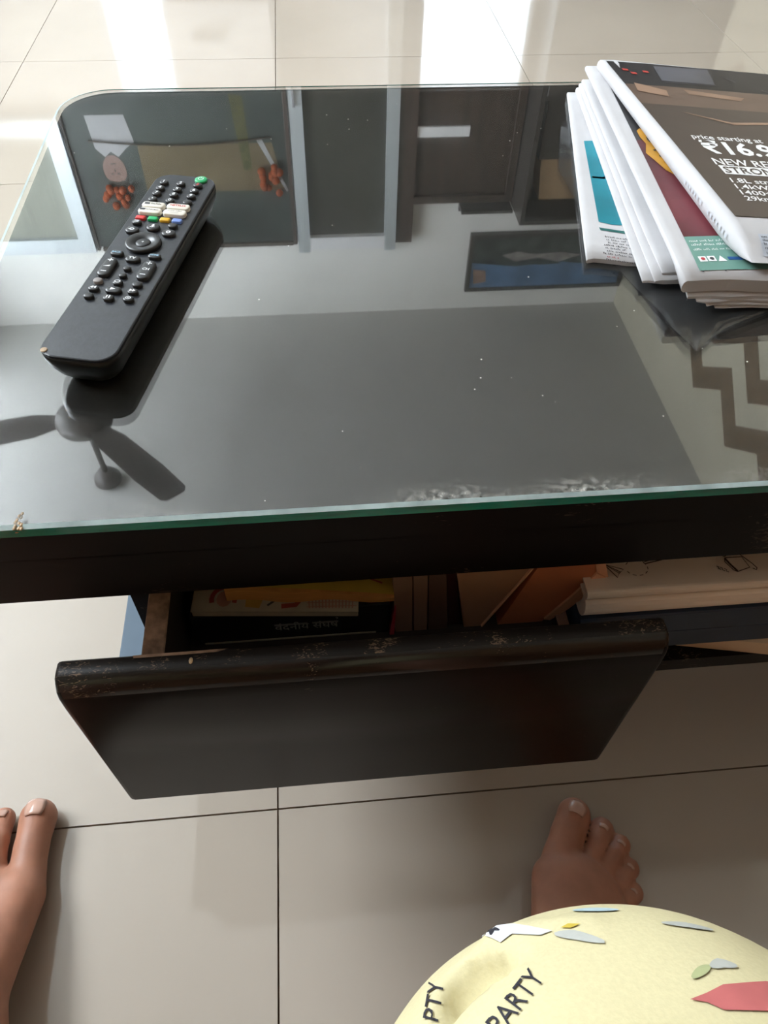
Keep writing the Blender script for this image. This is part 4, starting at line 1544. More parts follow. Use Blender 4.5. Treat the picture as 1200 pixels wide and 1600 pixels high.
L_METS = [((-.286, .085, .048), (-.2755, .1700, .0205), .024, .0212), ((-.292, .085, .048), (-.2980, .1740, .0220), .023, .0165),
          ((-.298, .080, .044), (-.3150, .1660, .0200), .022, .0155), ((-.304, .075, .037), (-.3290, .1560, .0180), .020, .0150),
          ((-.308, .068, .030), (-.3420, .1420, .0165), .020, .0155)]
R_KNEE, L_KNEE = (.0613, -.0400, .4700), (-.290, -.060, .4600)
R_ANK, L_ANK = (.1420, .0270, .078), (-.2880, .0330, .078)
R_HIP, L_HIP = (.030, -.50, .500), (-.165, -.50, .500)


def body_sdf(P):
    dr_ = foot(P, R_TOES, R_METS, R_ANK, (.130, .000, .028), (.156, .055, .036))
    dl_ = foot(P, L_TOES, L_METS, L_ANK, (-.287, .000, .028), (-.290, .065, .040))
    out = None
    for d, ank, knee, hip in ((dr_, R_ANK, R_KNEE, R_HIP), (dl_, L_ANK, L_KNEE, L_HIP)):
        d = smin(d, rcone(P, ank, (knee[0], knee[1] - .004, knee[2]), .034, .048), .03)
        cf = (ank[0] * .35 + knee[0] * .65, ank[1] * .35 + knee[1] * .65 - .022, ank[2] * .35 + knee[2] * .65)
        d = smin(d, ell(P, cf, (.048, .046, .105)), .04)
        d = smin(d, rcone(P, knee, hip, .054, .078), .03)
        out = d if out is None else np.minimum(out, d)
    out = smin(out, ell(P, (-.068, -.52, .54), (.165, .115, .125)), .05)
    out = smin(out, rcone(P, (-.068, -.51, .60), (-.050, -.47, .80), .125, .130), .05)
    return np.maximum(out, -P[:, 2] + .0004)


def surface_net(sdf, lo, hi, h):
    lo = np.array(lo, dtype=np.float32)
    nx, ny, nz = [int(math.ceil((hi[i] - lo[i]) / h)) for i in range(3)]
    BL = 12
    nx, ny, nz = [int(math.ceil(q / BL) * BL) for q in (nx, ny, nz)]
    F = np.full((nx, ny, nz), 1.0, dtype=np.float32)
    bc = np.stack(np.meshgrid(*[(np.arange(q // BL) + .5) * BL * h for q in (nx, ny, nz)], indexing='ij'), -1).reshape(-1, 3).astype(np.float32) + lo
    dc = sdf(bc)
    rad = BL * h * .90 + .012
    g1 = (np.arange(BL) * h).astype(np.float32)
    off = np.stack(np.meshgrid(g1, g1, g1, indexing='ij'), -1).reshape(-1, 3)
    idx = np.stack(np.unravel_index(np.arange(len(bc)), (nx // BL, ny // BL, nz // BL)), 1)
    near = np.abs(dc) < rad
    Fv = F.reshape(nx // BL, BL, ny // BL, BL, nz // BL, BL)
    for n_ in np.nonzero((~near) & (dc < 0))[0]:
        a, b, c = idx[n_]
        Fv[a, :, b, :, c, :] = -1.0
    nb_ = np.nonzero(near)[0]
    for s in range(0, len(nb_), 60):
        q = nb_[s:s + 60]
        P = (idx[q] * BL * h).astype(np.float32)[:, None, :] + lo + off[None]
        D = sdf(P.reshape(-1, 3)).reshape(len(q), BL, BL, BL)
        for k, n_ in enumerate(q):
            a, b, c = idx[n_]
            Fv[a, :, b, :, c, :] = D[k]
    S = F < 0
    cells = np.zeros((nx - 1, ny - 1, nz - 1), dtype=np.int8)
    corners = [(i, j, k) for i in (0, 1) for j in (0, 1) for k in (0, 1)]
    for i, j, k in corners:
        cells += S[i:nx - 1 + i, j:ny - 1 + j, k:nz - 1 + k]
    act = (cells > 0) & (cells < 8)
    ci = np.argwhere(act)
    vid = -np.ones(act.shape, dtype=np.int32)
    vid[act] = np.arange(len(ci))
    acc = np.zeros((len(ci), 3))
    cnt = np.zeros(len(ci))
    for a in corners:
        for ax in range(3):
            if a[ax]:
                continue
            b = list(a)
            b[ax] = 1
            fa = F[ci[:, 0] + a[0], ci[:, 1] + a[1], ci[:, 2] + a[2]].astype(float)
            fb = F[ci[:, 0] + b[0], ci[:, 1] + b[1], ci[:, 2] + b[2]].astype(float)
            cr = (fa < 0) != (fb < 0)
            t = np.where(cr, fa / np.where(cr, fa - fb, 1), 0)
            p = np.array(a, float)[None] + np.zeros((len(ci), 3))
            p[:, ax] += t
            acc[cr] += p[cr]
            cnt[cr] += 1
    verts = (ci + acc / cnt[:, None]) * h + lo
    faces = []
    for ax in range(3):
        u, w = (ax + 1) % 3, (ax + 2) % 3
        sl0 = [slice(None)] * 3
        sl1 = [slice(None)] * 3
        sl0[ax] = slice(0, -1)
        sl1[ax] = slice(1, None)
        ch = S[tuple(sl0)] != S[tuple(sl1)]
        e = np.argwhere(ch)
        e = e[(e[:, u] > 0) & (e[:, w] > 0) & (e[:, u] < S.shape[u] - 1) & (e[:, w] < S.shape[w] - 1)]
        flip = S[tuple(sl0)][tuple(e.T)]
        quads = []
        for du, dw in ((-1, -1), (0, -1), (0, 0), (-1, 0)):
            q = e.copy()
            q[:, u] += du
            q[:, w] += dw
            quads.append(vid[tuple(q.T)])
        Q = np.stack(quads, 1)
        Q[~flip] = Q[~flip][:, ::-1]
        faces.append(Q)
    return verts, np.concatenate(faces)


def net_object(name, sdf, lo, hi, h, mat, parent=None):
    v, f = surface_net(sdf, lo, hi, h)
    f = f[(f >= 0).all(1)]
    me = bpy.data.meshes.new(name)
    me.from_pydata(v.tolist(), [], f.tolist())
    me.materials.append(MAT[mat])
    me.polygons.foreach_set('use_smooth', [True] * len(me.polygons))
    me.update()
    o = bpy.data.objects.new(name, me)
    COL.objects.link(o)
    if parent is not None:
        attach(o, parent)
    return o


person = thing('person', 'seated barefoot person in pale yellow printed shorts, only legs and feet in view', 'person', (-.07, .05, 0))


def hand(P, wrist, palm, s, grip):
    """palm, four fingers and a thumb closing round a phone edge; s = +1 right hand, -1 left hand"""
    w, p = np.array(wrist), np.array(palm)
    d = smin(rcone(P, w, p, .024, .020), ell(P, palm, (.018, .036, .036)), .015)
    g = np.array(grip)
    for k in range(4):
        base = p + np.array((s * -.002, .020 - .016 * k, .020 - .015 * k))
        mid = base + np.array((s * -.006, .020, .016)) * (1 - .08 * abs(k - 1))
        tip = mid + np.array((s * -.026, .004, .010)) * (1 - .10 * abs(k - 1))
        d = smin(d, smin(rcone(P, base, mid, .0095, .0085), rcone(P, mid, tip, .0085, .0070), .003), .004)
    tb_ = p + np.array((s * -.004, -.022, .022))
    tm_ = tb_ + np.array((s * -.018, -.014, .020))
    tt_ = tm_ + np.array((s * -.020, .006, .012))
    d = smin(d, smin(rcone(P, tb_, tm_, .0115, .0095), rcone(P, tm_, tt_, .0095, .0080), .003), .008)
    return d


R_HAND, L_HAND = (.0640, -.0780, .6560), (-.0720, -.0720, .6620)
R_ELB, L_ELB = (.2200, -.3000, .6700), (-.3300, -.3000, .6750)
R_SHO, L_SHO = (.1450, -.4200, .9600), (-.2250, -.4200, .9600)


def arms_sdf(P):
    out = None
    for s, sh_, el, hd in ((1, R_SHO, R_ELB, R_HAND), (-1, L_SHO, L_ELB, L_HAND)):
        wr_ = tuple(hd[i] * .80 + el[i] * .20 for i in range(3))
        d = smin(rcone(P, sh_, el, .050, .038), rcone(P, el, wr_, .039, .026), .02)
        d = smin(d, hand(P, wr_, hd, s, hd), .012)
        out = d if out is None else np.minimum(out, d)
    return out


HEAD = (-.035, -.255, 1.185)


def torso_sdf(P):
    d = smin(rcone(P, (-.068, -.51, .60), (-.045, -.45, .86), .130, .140), ell(P, (-.042, -.435, .90), (.185, .115, .130)), .06)
    d = smin(d, rcone(P, (-.040, -.40, 1.00), (-.036, -.30, 1.10), .060, .052), .04)
    d = smin(d, ell(P, HEAD, (.076, .098, .112)), .02)
    d = smin(d, ell(P, (HEAD[0], HEAD[1] + .045, HEAD[2] - .075), (.048, .045, .050)), .03)      # jaw
    d = smin(d, rcone(P, (HEAD[0], HEAD[1] + .095, HEAD[2] - .005), (HEAD[0], HEAD[1] + .108, HEAD[2] - .040), .010, .015), .012)   # nose
    d = smin(d, rcone(P, (HEAD[0] - .020, HEAD[1] + .085, HEAD[2] - .072), (HEAD[0] + .020, HEAD[1] + .085, HEAD[2] - .072), .008, .008), .010)   # mouth
    for s in (-1, 1):
        d = smin(d, ell(P, (HEAD[0] + s * .078, HEAD[1], HEAD[2] - .020), (.012, .022, .032)), .008)
        d = -smin(-d, ell(P, (HEAD[0] + s * .032, HEAD[1] + .098, HEAD[2] + .006), (.020, .014, .012)), .010)
    for sh_ in (R_SHO, L_SHO):
        d = smin(d, ell(P, sh_, (.062, .058, .060)), .04)
    return d


def join_nets(name, nets, mat, parent):
    vs, fs = [], []
    for sdf, lo, hi, h in nets:
        v, f = surface_net(sdf, lo, hi, h)
        f = f[(f >= 0).all(1)]
        fs += (f + len(vs)).tolist()
        vs += v.tolist()
    me = bpy.data.meshes.new(name)
    me.from_pydata(vs, [], fs)
    me.materials.append(MAT[mat])
    me.polygons.foreach_set('use_smooth', [True] * len(me.polygons))
    me.update()
    o = bpy.data.objects.new(name, me)
    COL.objects.link(o)
    attach(o, parent)
    return o


body = join_nets('body', [(body_sdf, (-.43, -.70, -.006), (.30, .275, .80), .003), (arms_sdf, (-.42, -.50, .58), (.30, .02, 1.04), .0035), (torso_sdf, (-.32, -.66, .56), (.24, -.10, 1.34), .006)], 'skin', person)


def shirt_sdf(P):
    d = smin(rcone(P, (-.068, -.51, .60), (-.045, -.45, .86), .142, .152), ell(P, (-.042, -.435, .90), (.197, .127, .140)), .06)
    for sh_, el in ((R_SHO, R_ELB), (L_SHO, L_ELB)):
        mid = tuple(sh_[i] * .45 + el[i] * .55 for i in range(3))
        d = smin(d, rcone(P, sh_, mid, .072, .058), .03)
    d = d + .003 * np.sin(P[:, 2] * 60 + P[:, 0] * 20)
    return np.maximum(np.maximum(d, P[:, 2] - 1.045), .585 - P[:, 2])


net_object('t_shirt', shirt_sdf, (-.40, -.68, .56), (.32, -.16, 1.07), .006, 'shirt', person)


def hair_sdf(P):
    d = ell(P, (HEAD[0], HEAD[1] - .010, HEAD[2] + .014), (.084, .104, .112))
    cut = (P[:, 1] - HEAD[1] - .045) + (HEAD[2] + .030 - P[:, 2]) * .9
    return np.maximum(d, cut)


net_object('hair', hair_sdf, (-.15, -.40, 1.05), (.08, -.12, 1.33), .006, 'hair', person)
MB().ball((HEAD[0] - .032, HEAD[1] + .080, HEAD[2] + .004), .013, 10, 8).build('eye', 'photo_white', person)
MB().ball((HEAD[0] + .032, HEAD[1] + .080, HEAD[2] + .004), .013, 10, 8).build('eye', 'photo_white', person)
# the telephone that takes the picture, held just behind the lens
phone = thing('smartphone', 'black smartphone held in both hands by the seated person', 'phone', (0, -.03, .66))
pmx = Matrix((right, up, -fwd)).transposed().to_4x4()
pmx.translation = Vector((0, 0, CAM_H)) - fwd * .012 - up * .062
MB().box(-.037, .037, -.080, .080, -.004, .004, .0035, 3, pmx).build('phone_body', 'black_plastic', phone)
MB().box(-.034, .034, -.076, .076, .0040, .0046, 0, 1, pmx).build('screen', 'photo_dark', phone)


def shorts_sdf(P):
    out = None
    for knee, hip in ((R_KNEE, R_HIP), (L_KNEE, L_HIP)):
        k2 = (knee[0], knee[1] + .0047, knee[2] + .005)
        d = rcone(P, k2, hip, .0735, .098)
        d = smin(d, rcone(P, k2, (knee[0] + .004, knee[1] - .004, knee[2] - .05), .0735, .078), .006)
        out = d if out is None else np.minimum(out, d)
    out = smin(out, ell(P, (-.068, -.52, .54), (.185, .135, .140)), .05)
    # soft folds running along the thigh
    x, y, z = P[:, 0], P[:, 1], P[:, 2]
    out = out + .0030 * np.sin(x * 55 + y * 18 + 3 * np.sin(y * 14)) * np.clip((-.03 - y) * 8, 0, 1)
    out = out + .0007 * np.sin(x * 120 + y * 60) * np.clip((.04 - y) * 30, 0, 1)
    # the crease that drops in at the inner side of the right knee, under a raised fold
    gr = np.minimum(rcone(P, (.0350, .0245, .5100), (.0275, .0215, .5050), .0040, .0088), rcone(P, (.0275, .0215, .5050), (.0205, .0165, .5080), .0088, .0045))
    out = -smin(-out, gr, .0025)
    out = smin(out, rcone(P, (.0370, .0300, .4960), (.0560, .0290, .5080), .0036, .0020), .006)
    return np.maximum(out, (.395 + .10 * (P[:, 1] < -.12) * 0) - z)


shorts = net_object('shorts', shorts_sdf, (-.43, -.70, .38), (.22, .07, .72), .0025, 'cloth', person)
shorts['label'] = 'pale yellow cotton shorts with small prints'

# toenails
def nail(c, d, w, l, tilt):
    d = Vector((d[0], d[1], 0)).normalized()
    s = Vector((d.y, -d.x, 0))
    up_ = Vector((0, 0, 1))
    f = (d * math.cos(tilt) - up_ * math.sin(tilt))
    nrm = (up_ * math.cos(tilt) + d * math.sin(tilt))
    vs, fs = [], []
    NU_, NV_ = 6, 6
    for j in range(NV_ + 1):
        v = -1 + 2 * j / NV_
        for i in range(NU_ + 1):
            u = -1 + 2 * i / NU_
            ww = w * (1 - .22 * max(0, -v) ** 2 - .12 * max(0, v) ** 3)
            drop = -.30 * w * u * u - .10 * l * max(0, v) ** 2 - .10 * l * max(0, -v) ** 2
            p = Vector(c) + s * (u * ww) + f * (v * l) + nrm * drop
            vs.append(p[:])
    W_ = NU_ + 1
    for j in range(NV_):
        for i in range(NU_):
            a = j * W_ + i
            fs.append((a, a + 1, a + W_ + 1, a + W_))
    o = MB().add(vs, fs, True).build('toenail', 'nail', person)
    md = o.modifiers.new('thickness', 'SOLIDIFY')
    md.thickness = .0008
    md.offset = -1


nail((-.2730, .2400, .0318), (-.02, 1), .0088, .0080, R(20))
nail((-.3054, .2400, .0224), (-.1, 1), .0056, .0048, R(36))
nail((.2078, .1978, .0304), (.55, .85), .0082, .0072, R(22))
nail((.2300, .1828, .0218), (.6, .8), .0052, .0044, R(36))
nail((.2423, .1680, .0203), (.65, .75), .0046, .0038, R(38))
nail((.2450, .1484, .0191), (.75, .65), .0040, .0034, R(38))
nail((.2424, .1290, .0186), (.8, .6), .0038, .0032, R(38))

# prints on the cloth: laid on the real surface of the shorts from above
sv = [v.co[:] for v in shorts.data.vertices]
bvh = BVHTree.FromPolygons(sv, [tuple(p.vertices) for p in shorts.data.polygons])


def on_cloth(x, y, off=.00040):
    h = bvh.ray_cast(Vector((x, y, .9)), Vector((0, 0, -1)))
    if h[0] is None:
        h = bvh.find_nearest(Vector((x, y, .50)))
    return tuple(h[0] + h[1] * off) if h[1].z > -.2 else tuple(h[0] - h[1] * off)


def cloth_text(body_, x, y, size, rot, width=None):
    m = MB()
    add_text(m, body_, lambda a, b: (a, b, 0), x, y, size, width, 'L', .0, rot)
    b = bmesh.new()
    vs = [b.verts.new(p) for p in m.v]
    for f in m.f:
        try:
            b.faces.new([vs[i] for i in f])
        except ValueError:
            pass
    bmesh.ops.triangulate(b, faces=b.faces[:])
    for _ in range(2):
        bmesh.ops.subdivide_edges(b, edges=[e for e in b.edges if e.calc_length() > .0009], cuts=1)
        bmesh.ops.triangulate(b, faces=b.faces[:])
    for v in b.verts:
        v.co = on_cloth(v.co.x, v.co.y)
    MB().bm(b).build('printed_word', 'cloth_ink', shorts, recalc=False)


def cloth_shape(kind, mat, pts, sub=3, closed=True):
    m = MB()
    c = (sum(p[0] for p in pts) / len(pts), sum(p[1] for p in pts) / len(pts))
    n_ = len(pts)
    fine = []
    for i in range(n_):
        for k in range(sub):
            fine.append(lerp(pts[i], pts[(i + 1) % n_], k / sub))
    rings = [[lerp(c, p, q / 3) for p in fine] for q in (3, 2, 1)]
    vs = [on_cloth(*p) for r in rings for p in r] + [on_cloth(*c)]
    k = len(fine)
    fs = []
    for q in range(2):
        for i in range(k):
            fs.append((q * k + i, q * k + (i + 1) % k, (q + 1) * k + (i + 1) % k, (q + 1) * k + i))
    for i in range(k):
        fs.append((2 * k + i, 2 * k + (i + 1) % k, 3 * k))
    m.add(vs, fs, True)
    m.build(kind, mat, shorts, recalc=False)


def cloth_line(kind, mat, pts, w):
    fine = []
    for a, b in zip(pts[:-1], pts[1:]):
        for k in range(4):
            fine.append(lerp(a, b, k / 4))
    fine.append(pts[-1])
    n_ = len(fine)
    out = []
    for i, q in enumerate(fine):
        a, b = fine[max(0, i - 1)], fine[min(n_ - 1, i + 1)]
        d = Vector((b[0] - a[0], b[1] - a[1])).normalized()
        k = w / 2 * math.sin(math.pi * (i + .35) / (n_ - .3)) ** .6
        out.append(((q[0] - d.y * k, q[1] + d.x * k), (q[0] + d.y * k, q[1] - d.x * k)))
    m = MB()
    strip_grid(m, [o_[0] for o_ in out], [o_[1] for o_ in out], on_cloth, 3)
    m.build(kind, mat, shorts, recalc=False)
# cloth prints
cloth_text('PARTY', .0285, .0100, .0052, R(38), .0150)
cloth_text('PTY', .0178, .0150, .0046, R(68), .0090)
cloth_line('printed_mark', 'cloth_ink', [(.0330, .0080), (.0360, .0100)], .0012)
cloth_shape('printed_carrot', 'cloth_red', [(.0660, .0120), (.0700, .0128), (.0745, .0140), (.0850, .0140), (.0930, .0125), (.0930, .0085), (.0810, .0086), (.0715, .0096), (.0690, .0112)])
cloth_line('printed_carrot_top', 'cloth_green', [(.0690, .0158), (.0720, .0170), (.0745, .0178)], .0016)
cloth_line('printed_leaf', 'cloth_grey', [(.0745, .0176), (.0775, .0182), (.0808, .0174)], .0020)
cloth_line('printed_leaf', 'cloth_grey', [(.0470, .0288), (.0510, .0278), (.0560, .0252)], .0026)
cloth_shape('printed_leaf', 'cloth_gold', [(.0490, .0302), (.0510, .0309), (.0535, .0303), (.0510, .0297)])
cloth_line('printed_leaf', 'cloth_blue', [(.0555, .0352), (.0600, .0345), (.0655, .0336)], .0016)
cloth_line('printed_leaf', 'cloth_grey', [(.0720, .0285), (.0780, .0276), (.0840, .0262)], .0016)
cloth_shape('printed_ribbon', 'cloth_white', [(.0330, .0320), (.0345, .0345), (.0400, .0335), (.0470, .0298), (.0440, .0292), (.0385, .0310), (.0355, .0295)])
cloth_line('printed_ribbon_edge', 'cloth_ink', [(.0340, .0318), (.0350, .0335), (.0362, .0325)], .0012)

# ================================================================ SOFA behind the camera
sofa = thing('sofa', 'brown fabric sofa on which the barefoot person sits', 'sofa', (-.1, -.85, 0))
MB().box(-1.0, .8, -1.35, -.30, .06, .30, .02, 3).build('base', 'sofa', sofa)
MB().box(-.90, -.1, -1.15, -.27, .30, .398, .03, 3).build('seat_cushion', 'sofa', sofa)
MB().box(-.1, .70, -1.15, -.27, .30, .398, .03, 3).build('seat_cushion', 'sofa', sofa)
MB().box(-.90, -.1, -1.35, -1.12, .38, .84, .05, 3).build('back_cushion', 'sofa', sofa)
MB().box(-.1, .70, -1.35, -1.12, .38, .84, .05, 3).build('back_cushion', 'sofa', sofa)
MB().box(-1.0, -.90, -1.35, -.30, .30, .58, .03, 3).build('armrest', 'sofa', sofa)
MB().box(.70, .80, -1.35, -.30, .30, .58, .03, 3).build('armrest', 'sofa', sofa)
for x in (-.95, .70):
    for y in (-1.30, -.40):
        MB().box(x, x + .05, y, y + .05, 0, .06).build('foot', 'wood', sofa)

arm = thing('added_armchair', 'unseen brown chair added to shade and warm the near floor', 'added_armchair', (1.25, .15, 0))
MB().box(.92, 1.60, -.35, .62, .06, .32, .02, 3).build('base', 'sofa', arm)  # chair out of view, added to shade and warm the floor
MB().box(.95, 1.42, -.22, .49, .32, .44, .03, 3).build('seat_cushion', 'sofa', arm)
MB().box(1.42, 1.62, -.33, .60, .32, .88, .04, 3).build('back_cushion', 'sofa', arm)
MB().box(.92, 1.42, -.35, -.23, .32, .62, .03, 3).build('armrest', 'sofa', arm)
MB().box(.92, 1.42, .50, .62, .32, .62, .03, 3).build('armrest', 'sofa', arm)
for x in (.94, 1.54):
    for y in (-.33, .55):
        MB().box(x, x + .05, y, y + .05, 0, .06).build('foot', 'wood', arm)

# ================================================================ THINGS ON THE FAR SIDE (seen as reflections)
cab = thing('drawer_cabinet', 'low white drawer cabinet with a grey bar handle by the far wall', 'cabinet', (-.30, 3.40, 0))
MB().box(-.500, -.092, 3.262, 3.548, .03, .86, .003, 1).build('carcass', 'white_lacquer', cab)
for z0, z1 in ((.235, .52), (.524, .84)):
    dfm = MB().box(-.486, -.108, 3.246, 3.262, z0, z1, .002, 1).build('drawer_front', 'white_lacquer', cab)
    zc = z0 + (z1 - z0) * .40
    MB().box(-.410, -.289, 3.222, 3.234, zc - .008, zc + .008, .002, 1).box(-.405, -.397, 3.234, 3.246, zc - .005, zc + .005).box(-.302, -.294, 3.234, 3.246, zc - .005, zc + .005).build('handle', 'grey_plastic', dfm)
MB().box(-.107, -.092, 3.240, 3.262, .03, .86).build('side_trim', 'grey_plastic', cab)
MB().box(-.48, -.11, 3.29, 3.53, 0, .03).build('plinth', 'grey_plastic', cab)

Y = FAR
por = thing('framed_portrait', 'large dark framed portrait photograph hung with marigolds on the far wall', 'picture', (-.58, Y, 1.25))
MB().box(-1.078, -.085, Y - .022, Y - .001, 1.24, 2.235, .003, 1).build('mount', 'photo_dark', por)
for a, b, c, d in ((-1.083, -1.068, 1.23, 2.25), (-.095, -.075, 1.23, 2.25)):
    MB().box(a, b, Y - .034, Y - .001, c, d, .003, 1).build('frame_side', 'door_wood', por)
for c, d in ((1.225, 1.245), (2.235, 2.255)):
    MB().box(-1.055, -.095, Y - .034, Y - .001, c, d, .003, 1).build('frame_rail', 'door_wood', por)
fq = lambda x, z: (x, Y - .0235, z)
fq2 = lambda x, z: (x, Y - .0245, z)
MB().poly([(-.770, 1.735), (-.160, 1.735), (-.110, 1.960), (-.770, 1.960)], fq).build('sepia_backdrop', 'photo_back', por, recalc=False)
MB().poly([(-.970, 1.60), (-.960, 1.745), (-.925, 1.785), (-.895, 1.760), (-.865, 1.785), (-.820, 1.745), (-.780, 1.72), (-.80, 1.60)], fq).build('white_shirt', 'photo_white', por, recalc=False)
MB().poly([(-.897 + .052 * math.cos(a), 1.848 + .072 * math.sin(a)) for a in [R(18 * k) for k in range(20)]], fq2).build('face', 'photo_skin', por, recalc=False)
fq3 = lambda x, z: (x, Y - .0255, z)
MB().poly([(-.952, 1.865), (-.942, 1.905), (-.897, 1.932), (-.852, 1.905), (-.842, 1.865), (-.862, 1.893), (-.897, 1.902), (-.932, 1.893)], fq3).build('hair', 'photo_dark', por, recalc=False)
fm_ = MB()
fm_.ribbon([(-.918, 1.862), (-.905, 1.862)], .006, fq3)
fm_.build('printed_eye', 'photo_dark', por, recalc=False)
MB().ribbon([(-.889, 1.862), (-.876, 1.862)], .006, fq3).build('printed_eye', 'photo_dark', por, recalc=False)
MB().ribbon([(-.897, 1.855), (-.895, 1.838)], .004, fq3).build('printed_nose', 'photo_dark', por, recalc=False)
MB().ribbon([(-.910, 1.815), (-.884, 1.815)], .005, fq3).build('printed_mouth', 'photo_dark', por, recalc=False)
MB().poly([(-.232, 1.715), (-.205, 1.715), (-.098, 1.965), (-.108, 1.972)], fq2).build('white_drape', 'photo_white', por, recalc=False)
MB().poly([(-.330, 1.52), (-.270, 1.53), (-.262, 1.86), (-.300, 1.86), (-.315, 1.70)], fq2).build('plant_print', 'leaf', por, recalc=False)
gs = MB().tube([(-.98 + .82 * k / 16, Y - .032, 1.707 + .028 * math.sin(math.pi * k / 16)) for k in range(17)], .004, 6)
gs.build('garland_string', 'door_wood', por)
rgf = random.Random(9)
for cx, cz, spread in ((-.895, 1.975, .075), (-.165, 1.925, .055)):
    for q in range(13):
        x = cx + rgf.uniform(-1, 1) * spread
        z = cz + rgf.uniform(-1, 1) * .055 - (.04 if cx > -.5 else 0) * rgf.random()
        MB().ball((x, Y - .045, z), rgf.uniform(.014, .020), 8, 6).build('marigold', 'marigold', por)

ptg = thing('landscape_painting', 'long framed blue landscape painting hung high on the far wall', 'painting', (1.28, Y, 2.24))
MB().box(.845, 1.72, Y - .020, Y - .001, 2.235, 2.57).build('canvas', 'painting_land', ptg)
for a, b, c, d in ((.835, 1.725, 2.555, 2.575), (.835, 1.725, 2.230, 2.250)):
    MB().box(a, b, Y - .030, Y - .001, c, d).build('frame_rail', 'wardrobe', ptg)
for a, b in ((.835, .857), (1.705, 1.727)):
    MB().box(a, b, Y - .030, Y - .001, 2.250, 2.555).build('frame_side', 'wardrobe', ptg)
fpz = lambda x, z: (x, Y - .0205, z)
MB().poly([(.857, 2.40), (1.10, 2.43), (1.35, 2.41), (1.705, 2.45), (1.705, 2.555), (.857, 2.555)], fpz).build('painted_sky', 'painting_sky', ptg, recalc=False)
fpz2 = lambda x, z: (x, Y - .0210, z)
MB().poly([(1.02, 2.36), (1.10, 2.40), (1.22, 2.38), (1.34, 2.41), (1.46, 2.37), (1.34, 2.35), (1.20, 2.36), (1.1, 2.34)], fpz2).build('painted_cloud', 'painting_pale', ptg, recalc=False)
MB().poly([(1.12, 2.405), (1.24, 2.425), (1.36, 2.42), (1.30, 2.395), (1.20, 2.39)], fpz2).build('painted_hill', 'painting_land', ptg, recalc=False)
MB().poly([(.87, 2.44), (.94, 2.45), (.95, 2.52), (.88, 2.53)], fpz2).build('painted_house', 'print_tan', ptg, recalc=False)

wdr = thing('wardrobe', 'dark brown wardrobe with open top niche in the far right corner', 'wardrobe', (1.36, 3.40, 0))
MB().box(1.015, 1.730, 3.500, 3.548, 0, 2.055).build('back_board', 'wardrobe', wdr)
MB().box(1.015, 1.035, 3.30, 3.500, 0, 2.055).build('side_panel', 'wardrobe', wdr)
MB().box(1.710, 1.730, 3.30, 3.500, 0, 2.055).build('side_panel', 'wardrobe', wdr)
MB().box(1.035, 1.710, 3.30, 3.500, 2.035, 2.055).build('top_board', 'wardrobe', wdr)
MB().box(1.035, 1.710, 3.30, 3.500, 1.46, 1.48).build('shelf', 'wardrobe', wdr)
for a, b in ((1.036, 1.371), (1.374, 1.709)):
    dm = MB().box(a, b, 3.285, 3.300, .06, 1.46, .002, 1).build('wardrobe_door', 'wardrobe', wdr)
    MB().box((b - .04 if a < 1.2 else a + .03), (b - .03 if a < 1.2 else a + .04), 3.268, 3.285, .85, 1.0).build('handle', 'aluminium', dm)
MB().box(1.036, 1.709, 3.32, 3.48, 0, .06).build('plinth', 'wardrobe', wdr)
cb = thing('carton', 'tan cardboard carton standing in the open top niche of the wardrobe', 'box', (1.22, 3.36, 1.48))
MB().prism([(1.075, 1.752), (1.345, 1.752), (1.335, 1.945), (1.100, 1.945)], 3.34, 3.47, 'y').build('carton_body', 'cardboard', cb)
MB().box(1.06, 1.36, 3.33, 3.475, 1.482, 1.750, .002, 1).build('lower_carton', 'wardrobe', cb)
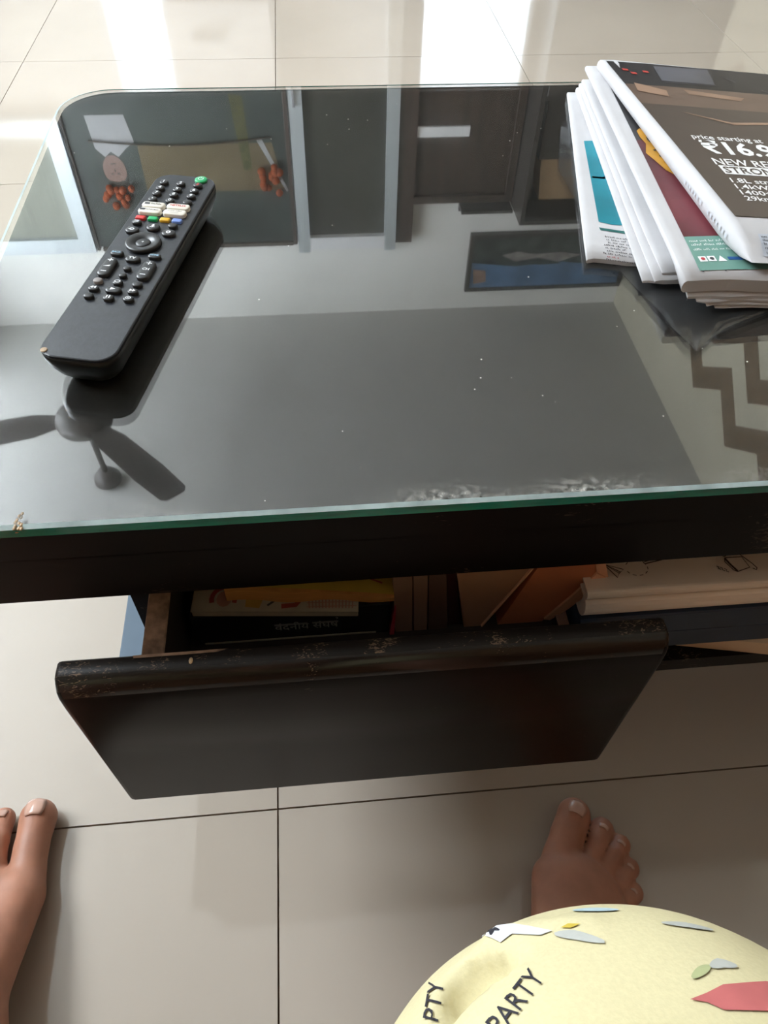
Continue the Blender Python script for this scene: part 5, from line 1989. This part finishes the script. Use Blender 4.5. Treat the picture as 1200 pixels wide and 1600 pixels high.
MB().box(1.19, 1.21, 3.338, 3.472, 1.945, 1.947).build('packing_tape', 'print_tan', cb)
vz = thing('vase', 'pale cyan ribbed vase standing beside the carton in the wardrobe niche', 'vase', (1.46, 3.40, 1.48))
MB().lathe([(.030, 0), (.045, .04), (.035, .10), (.020, .16), (.016, .20), (.030, .235)], (1.46, 3.40, 1.4805), 18).build('vase_body', 'cyan_glaze', vz, smooth=True)
for q in range(3):
    MB().lathe([(.046, 0), (.049, .004), (.046, .008)], (1.46, 3.40, 1.505 + q * .022), 18).build('ring', 'white_lacquer', vz)

sh = struct(MB().box(.755, 1.015, FAR - .10, FAR - .001, 2.060, 2.075).box(.755, 1.015, FAR - .02, FAR - .001, 2.075, 2.10).build('trim_1', 'wardrobe'))

fan = thing('ceiling_fan', 'dark three bladed ceiling fan hanging from the white ceiling', 'fan', (-.985, 2.35, 2.30))
MB().lathe([(.055, 0), (.105, .012), (.118, .035), (.112, .065), (.060, .085), (.030, .095)], (-.985, 2.35, 2.270), 28).build('motor_housing', 'fan', fan, smooth=True)
MB().lathe([(.013, 0), (.013, .28)], (-.985, 2.35, 2.36), 12).build('down_rod', 'fan', fan, smooth=True)
MB().lathe([(.030, 0), (.058, .035), (.062, .062), (.055, .070)], (-.985, 2.35, 2.629), 20).build('canopy', 'fan', fan, smooth=True)
for k in range(3):
    a = R(192 + 120 * k)
    c, s = math.cos(a), math.sin(a)
    pts = []
    for r_, w_ in ((.10, .035), (.20, .060), (.45, .066), (.60, .058), (.62, .040)):
        pts.append((r_, w_))
    top_ = [(r_, w_) for r_, w_ in pts] + [(r_, -w_) for r_, w_ in pts[::-1]]
    m = MB()
    n_ = len(top_)
    vs = []
    for dz in (0, .004):
        for r_, w_ in top_:
            vs.append((-.985 + r_ * c - w_ * s, 2.35 + r_ * s + w_ * c, 2.300 + dz + w_ * .12))
    m.add(vs, [tuple(range(n_))[::-1], tuple(range(n_, 2 * n_))] + [(i, (i + 1) % n_, n_ + (i + 1) % n_, n_ + i) for i in range(n_)])
    m.build('blade', 'fan', fan)
